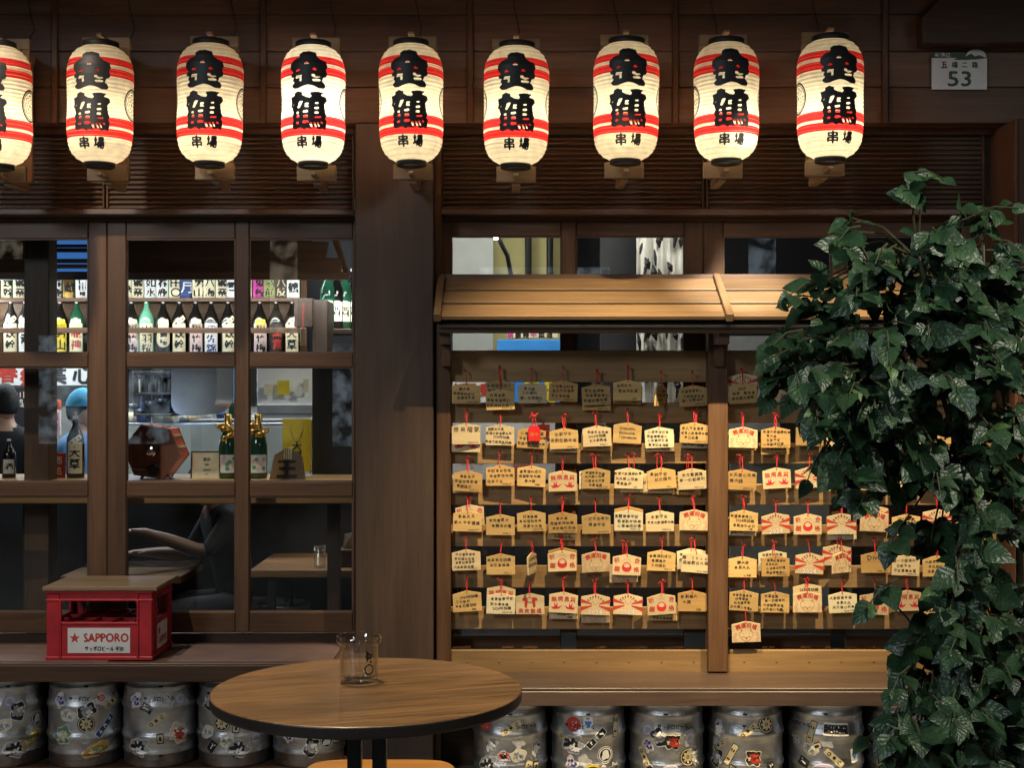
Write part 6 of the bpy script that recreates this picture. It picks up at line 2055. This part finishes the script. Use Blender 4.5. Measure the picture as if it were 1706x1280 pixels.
def standing(h, arm='down'):
    s = h / 1.7
    J = {'pelvis': ((0, 0, .93), (.155, .11)), 'waist': ((0, 0, 1.08), (.14, .10)), 'chest': ((0, .0, 1.28), (.165, .115)), 'collar': ((0, 0, 1.40), (.10, .08)), 'neck': ((0, -.01, 1.47), .052), 'skull': ((0, -.015, 1.58), .06)}
    B = [('pelvis', 'waist'), ('waist', 'chest'), ('chest', 'collar'), ('collar', 'neck'), ('neck', 'skull')]
    RG = {('pelvis', 'waist'): 1, ('waist', 'chest'): 1, ('chest', 'collar'): 1, ('collar', 'neck'): 0, ('neck', 'skull'): 0}
    for sd, n_ in ((-1, 'l'), (1, 'r')):
        J.update({'sh' + n_: ((sd * .175, 0, 1.37), .062), 'el' + n_: ((sd * .235, .02, 1.09), .043), 'wr' + n_: ((sd * .215, -.14, .93), .030), 'pa' + n_: ((sd * .21, -.20, .90), (.034, .016))})
        B += [('collar', 'sh' + n_), ('sh' + n_, 'el' + n_), ('el' + n_, 'wr' + n_), ('wr' + n_, 'pa' + n_)]
        RG.update({('collar', 'sh' + n_): 1, ('sh' + n_, 'el' + n_): 1})
        for k in range(4):
            a_ = 'f%d%s' % (k, n_); b_ = 'g%d%s' % (k, n_)
            J[a_] = ((sd * (.185 + .016 * k), -.245, .885), .0085); J[b_] = ((sd * (.187 + .015 * k), -.27 + .005 * abs(k - 1.5), .850), .0075)
            B += [('pa' + n_, a_), (a_, b_)]
        J['t' + n_] = ((sd * .175, -.20, .885), .009); J['u' + n_] = ((sd * .165, -.235, .87), .008)
        B += [('wr' + n_, 't' + n_), ('t' + n_, 'u' + n_)]
        J.update({'hi' + n_: ((sd * .09, 0, .86), .09), 'kn' + n_: ((sd * .10, -.01, .48), .058), 'an' + n_: ((sd * .10, .02, .09), .042), 'to' + n_: ((sd * .11, -.14, .035), .035)})
        B += [('pelvis', 'hi' + n_), ('hi' + n_, 'kn' + n_), ('kn' + n_, 'an' + n_), ('an' + n_, 'to' + n_)]
        RG.update({('pelvis', 'hi' + n_): 2, ('hi' + n_, 'kn' + n_): 2, ('kn' + n_, 'an' + n_): 2, ('an' + n_, 'to' + n_): 2})
    J = {k: (tuple(c_ * s for c_ in v[0]), tuple(q * s for q in v[1]) if isinstance(v[1], tuple) else v[1] * s) for k, v in J.items()}
    return J, B, RG, s


J, B, RG, s = standing(1.66)
person('person', (P(8, 0, 8.0).x, 8.0, .03), R(205), J, B, RG, [M_SKIN, M_SHIRT, M_TROUS], ((0, -.02, 1.585 * s), R(15), 1.0), 'dark haired person in a black shirt seen from behind in the kitchen')
J, B, RG, s = standing(1.62)
person('person', (P(134, 0, 8.1).x, 8.1, .03), R(75), J, B, RG, [M_SKIN, M_BLUESHIRT, M_TROUS], ((0, -.02, 1.585 * s), 0, 1.0), 'cook in a bright cyan cap and blue shirt in the kitchen', 'cap')
# seated guest, forearm on the table side
J = {'pelvis': ((0, 0, .50), (.17, .13)), 'waist': ((0, -.03, .66), (.145, .11)), 'chest': ((0, -.08, .86), (.17, .12)), 'collar': ((0, -.11, .97), (.10, .08)), 'neck': ((0, -.14, 1.03), .052), 'skull': ((0, -.17, 1.12), .06),
     'shl': ((-.17, -.10, .95), .062), 'ell': ((-.24, -.22, .74), .044), 'wrl': ((-.16, -.44, .77), .031), 'pal': ((-.14, -.52, .775), (.036, .016)),
     'shr': ((.17, -.10, .95), .062), 'elr': ((.26, -.26, .80), .044), 'wrr': ((.12, -.50, .90), .031), 'par': ((.09, -.575, .915), (.036, .016)),
     'hil': ((-.10, -.05, .48), .09), 'knl': ((-.12, -.44, .50), .062), 'anl': ((-.12, -.42, .10), .042), 'tol': ((-.12, -.56, .04), .035),
     'hir': ((.10, -.05, .48), .09), 'knr': ((.12, -.44, .50), .062), 'anr': ((.12, -.42, .10), .042), 'tor': ((.12, -.56, .04), .035)}
B = [('pelvis', 'waist'), ('waist', 'chest'), ('chest', 'collar'), ('collar', 'neck'), ('neck', 'skull')]
RG = {('pelvis', 'waist'): 1, ('waist', 'chest'): 1, ('chest', 'collar'): 1}
for n_, sd in (('l', -1), ('r', 1)):
    B += [('collar', 'sh' + n_), ('sh' + n_, 'el' + n_), ('el' + n_, 'wr' + n_), ('wr' + n_, 'pa' + n_), ('pelvis', 'hi' + n_), ('hi' + n_, 'kn' + n_), ('kn' + n_, 'an' + n_), ('an' + n_, 'to' + n_)]
    RG.update({('collar', 'sh' + n_): 1, ('sh' + n_, 'el' + n_): 1, ('pelvis', 'hi' + n_): 2, ('hi' + n_, 'kn' + n_): 2, ('kn' + n_, 'an' + n_): 2, ('an' + n_, 'to' + n_): 2})
    pa = Vector(J['pa' + n_][0])
    for k in range(4):
        a_, b_ = 'f%d%s' % (k, n_), 'g%d%s' % (k, n_)
        J[a_] = (tuple(pa + Vector((.024 - .016 * k, -.045 + .004 * abs(k - 1.5), .002))), .0085); J[b_] = (tuple(pa + Vector((.026 - .017 * k, -.078 + .006 * abs(k - 1.5), -.014))), .0075)
        B += [('pa' + n_, a_), (a_, b_)]
    J['t' + n_] = (tuple(pa + Vector((-sd * .036, .03, .004))), .009); J['u' + n_] = (tuple(pa + Vector((-sd * .046, -.005, -.002))), .008)
    B += [('wr' + n_, 't' + n_), ('t' + n_, 'u' + n_)]
person('person', (P(400, 0, 7.35).x, 7.35, .03), R(-62), J, B, RG, [paint('dimmed guest skin', (.22, .12, .075), .5, 0, .05), M_SHIRT, M_TROUS], ((0, -.19, 1.14), R(-10), 1.0), 'seated guest in black with bare forearms inside the window')  # guest's skin darkened to stand in for dim light

# ================================================================== LEAFY PLANT
def leaf_mesh(name, L0, W0, curl, seed, mat):
    q = random.Random(seed)
    nl, nw = 7, 4
    vv = []; uv = []
    for j in range(nl + 1):
        t = j / nl
        w = W0 * (math.sin(math.pi * min(1, t ** .72 * 1.02)) ** .85) * (1 - .12 * t) + .0008
        if j == nl: w = .0006
        for i in range(nw + 1):
            u = i / nw * 2 - 1
            wav = .05 * W0 * math.sin(j * 2.6 + abs(u) * 2.2 + seed) * abs(u)
            fold = abs(u) * w * .18
            x = u * w * (1 + .05 * ((j + i) % 2) * (abs(u) > .9))
            y = t * L0
            z = fold - curl * L0 * t * t + wav + q.uniform(-.0006, .0006)
            vv.append((x, y, z)); uv.append((i / nw, t))
    ff = []
    for j in range(nl):
        for i in range(nw):
            ff.append((j * (nw + 1) + i, j * (nw + 1) + i + 1, (j + 1) * (nw + 1) + i + 1, (j + 1) * (nw + 1) + i))
    # short stalk
    b0 = len(vv)
    for p in ((-.001, -.014, .0), (.001, -.014, 0), (.0012, .004, 0), (-.0012, .004, 0)):
        vv.append(p); uv.append((.5, 0))
    ff.append((b0, b0 + 1, b0 + 2, b0 + 3))
    me = mesh(name, vv, ff, mat, None, True)
    ul = me.uv_layers.new(name='UVMap')
    for lp in me.loops: ul.data[lp.index].uv = uv[lp.vertex_index]
    return me, vv, ff, uv


LEAVES = [leaf_mesh('leaf', L0, W0, cu, sd, M_LEAF) for L0, W0, cu, sd in ((.102, .038, .20, 1), (.092, .035, .32, 2), (.110, .040, .14, 3), (.082, .032, .40, 4), (.096, .037, .26, 5))]
LEAVY = [leaf_mesh('leaf', L0, W0, cu, sd, M_LEAFY) for L0, W0, cu, sd in ((.080, .026, .2, 6), (.070, .024, .32, 7))]
PY = 3.35
base_c = P(1680, 1500, PY)
plant = empty('potted_plant', (P(1690, 0, PY).x, PY + .1, 0), 'large leafy green plant with glossy dark leaves at the right', 'plant')
# crown volume: ellipsoids in world units (centre px, py, Y, radii px)
ELL = [(1520, 560, 3.35, 190, 150, .30, 1.0), (1430, 630, 3.30, 140, 185, .26, 1.0), (1590, 440, 3.40, 110, 110, .26, .75), (1660, 560, 3.45, 110, 190, .30, .9), (1585, 745, 3.35, 150, 105, .28, .85), (1460, 400, 3.38, 85, 55, .2, .35),
       (1640, 900, 3.35, 105, 170, .28, .8), (1610, 1060, 3.28, 105, 140, .25, 1.1), (1570, 1220, 3.22, 105, 90, .22, 1.1), (1680, 1150, 3.35, 90, 180, .25, 1.2), (1385, 740, 3.25, 65, 90, .15, .8)]
wts = np.array([a[3] * a[4] * a[6] for a in ELL]); wts = wts / wts.sum()
twigs = []
prng = random.Random(21)
while len(twigs) < 360:
    e = ELL[int(rng.choice(len(ELL), p=wts))]
    v3 = Vector((prng.gauss(0, 1), prng.gauss(0, 1), prng.gauss(0, 1))).normalized() * (prng.random() ** .33)
    if v3.y > .55: continue
    px, py, Y = e[0] + v3.x * e[3], e[1] - v3.z * e[4], e[2] + v3.y * e[5]
    p = P(px, py, Y)
    c_ = P(e[0], e[1], e[2])
    twigs.append((p, (p - c_)))
# hand-placed outer sprigs seen against the wall
for px, py, Y, dx, dz in ((1545, 290, 3.3, .12, .3), (1520, 320, 3.3, -.4, .5), (1340, 480, 3.25, -1, -.1), (1310, 560, 3.2, -.8, -.4), (1325, 620, 3.2, -.6, -.6), (1415, 385, 3.3, -.9, .3), (1655, 350, 3.3, .6, .3), (1360, 690, 3.2, -.6, -.8), (1440, 830, 3.2, -.7, -.6), (1500, 880, 3.2, -.5, -.8), (1470, 985, 3.15, -.9, -.3), (1500, 1130, 3.1, -.8, -.3), (1480, 1220, 3.1, -.6, -.8), (1530, 1240, 3.1, -.1, -1), (1600, 360, 3.3, .2, .8)):
    twigs.append((P(px, py, Y), Vector((dx, -.3, dz)) * .2))
spots = []      # (matrix, kind, depth score)
tw = Geo()
for p, d in twigs:
    dirv = (Vector((d.x, d.y * .6 - .12, d.z * .5 - .02)) + Vector((prng.uniform(-.12, .12), prng.uniform(-.10, .05), prng.uniform(-.10, .06)))).normalized()
    ln = prng.uniform(.09, .16)
    st = p - dirv * ln * .5
    pts = [st, st + dirv * ln * .5 + Vector((0, 0, .008)), st + dirv * ln + Vector((0, 0, -.012))]
    tw.tube(pts, [.0030, .0022, .0014], 5)
    nlf = prng.choice((4, 5, 5, 6))
    for k in range(nlf):
        t = (k // 2 + .6) / ((nlf + 1) // 2)
        q = pts[0].lerp(pts[2], min(1, t))
        side = 1 if k % 2 else -1
        sv = dirv.cross(Vector((0, 0, 1))).normalized() * side
        tip = (dirv * prng.uniform(.35, .7) + sv * prng.uniform(.55, .95) + Vector((0, 0, prng.uniform(-.9, .25)))) if k < nlf - 1 else (dirv * .9 + Vector((prng.uniform(-.2, .2), 0, prng.uniform(-.6, -.1))))
        tip.normalize()
        # leaf normal: towards viewer and up
        nr = Vector((prng.uniform(-.9, .8), -.8, prng.uniform(.0, 1.6)))
        nr = (nr - tip * nr.dot(tip)).normalized()
        xx = tip.cross(nr).normalized()
        sc_ = prng.choice((.38, .5, .56, .64, .7, .84)) * prng.uniform(.9, 1.1)
        M4 = Matrix(((xx.x, tip.x, nr.x, q.x), (xx.y, tip.y, nr.y, q.y), (xx.z, tip.z, nr.z, q.z), (0, 0, 0, 1))) @ Matrix.Scale(sc_, 4)
        young = prng.random() < .06
        spots.append((M4, young, q.y - .15 * sc_))
obj('twigs', tw.mesh('twigs', M_STEM), (0, 0, 0), plant)['kind'] = 'stuff'
# main stems
stems = [((1700, 1520), (1690, 1150), (1640, 850), (1560, 620), (1530, 430)), ((1690, 1520), (1660, 1050), (1590, 800), (1480, 640)), ((1710, 1520), (1700, 1000), (1680, 700), (1640, 480)), ((1680, 1520), (1640, 1200), (1560, 1120))]
for sdef in stems:
    pts = [P(px, py, PY + .08) for px, py in sdef]
    pts[0].z = .28
    sm = []
    for k in range(len(pts) - 1):
        for t in (0, .33, .66): sm.append(pts[k].lerp(pts[k + 1], t) + Vector((prng.uniform(-.01, .01), prng.uniform(-.01, .01), 0)))
    sm.append(pts[-1])
    obj('stem', mesh('stem', *tube_geo(sm, [.013 - .010 * i / len(sm) for i in range(len(sm))], 8), M_STEM, None, True), (0, 0, 0), plant)
# branches from the stems to the twigs
g = Geo()
anchors = [P(px, py, PY + .08) for sdef in stems for px, py in sdef[1:]]
for p, d in twigs:
    a_ = min(anchors, key=lambda q: (q - p).length)
    if (a_ - p).length > .05:
        mid_ = a_.lerp(p, .5) + Vector((0, .02, .03))
        g.tube([a_, mid_, p], [.0035, .0028, .0022], 5)
obj('branches', g.mesh('branches', M_STEM), (0, 0, 0), plant)['kind'] = 'stuff'
px0_ = P(1690, 0, PY).x
g = Geo(); g.lathe([(0, 0), (.16, 0), (.20, .28), (.21, .30), (.19, .30), (.17, .26), (0, .26)], 32)
obj('pot', g.mesh('pot', paint('dark clay pot', (.06, .05, .045), .6), True), (px0_, PY + .08, 0), plant)
spots.sort(key=lambda s_: s_[2])
rest = Geo(); rest_uv = []
for i, (M4, young, _) in enumerate(spots):
    L = (LEAVY if young else LEAVES)[i % (2 if young else 5)]
    if i < 300:
        o = obj('leaf', L[0]); o.matrix_basis = M4; put(o, plant)
    else:
        rest.add(L[1], L[2], 1 if young else 0, M4)
        for fc in L[2]: rest_uv += [L[3][k] for k in fc]
me = rest.mesh('foliage', [M_LEAF, M_LEAFY], True)
ul = me.uv_layers.new(name='UVMap')
ul.data.foreach_set('uv', np.array(rest_uv, dtype=np.float32).ravel())
obj('foliage', me, (0, 0, 0), plant)['kind'] = 'stuff'
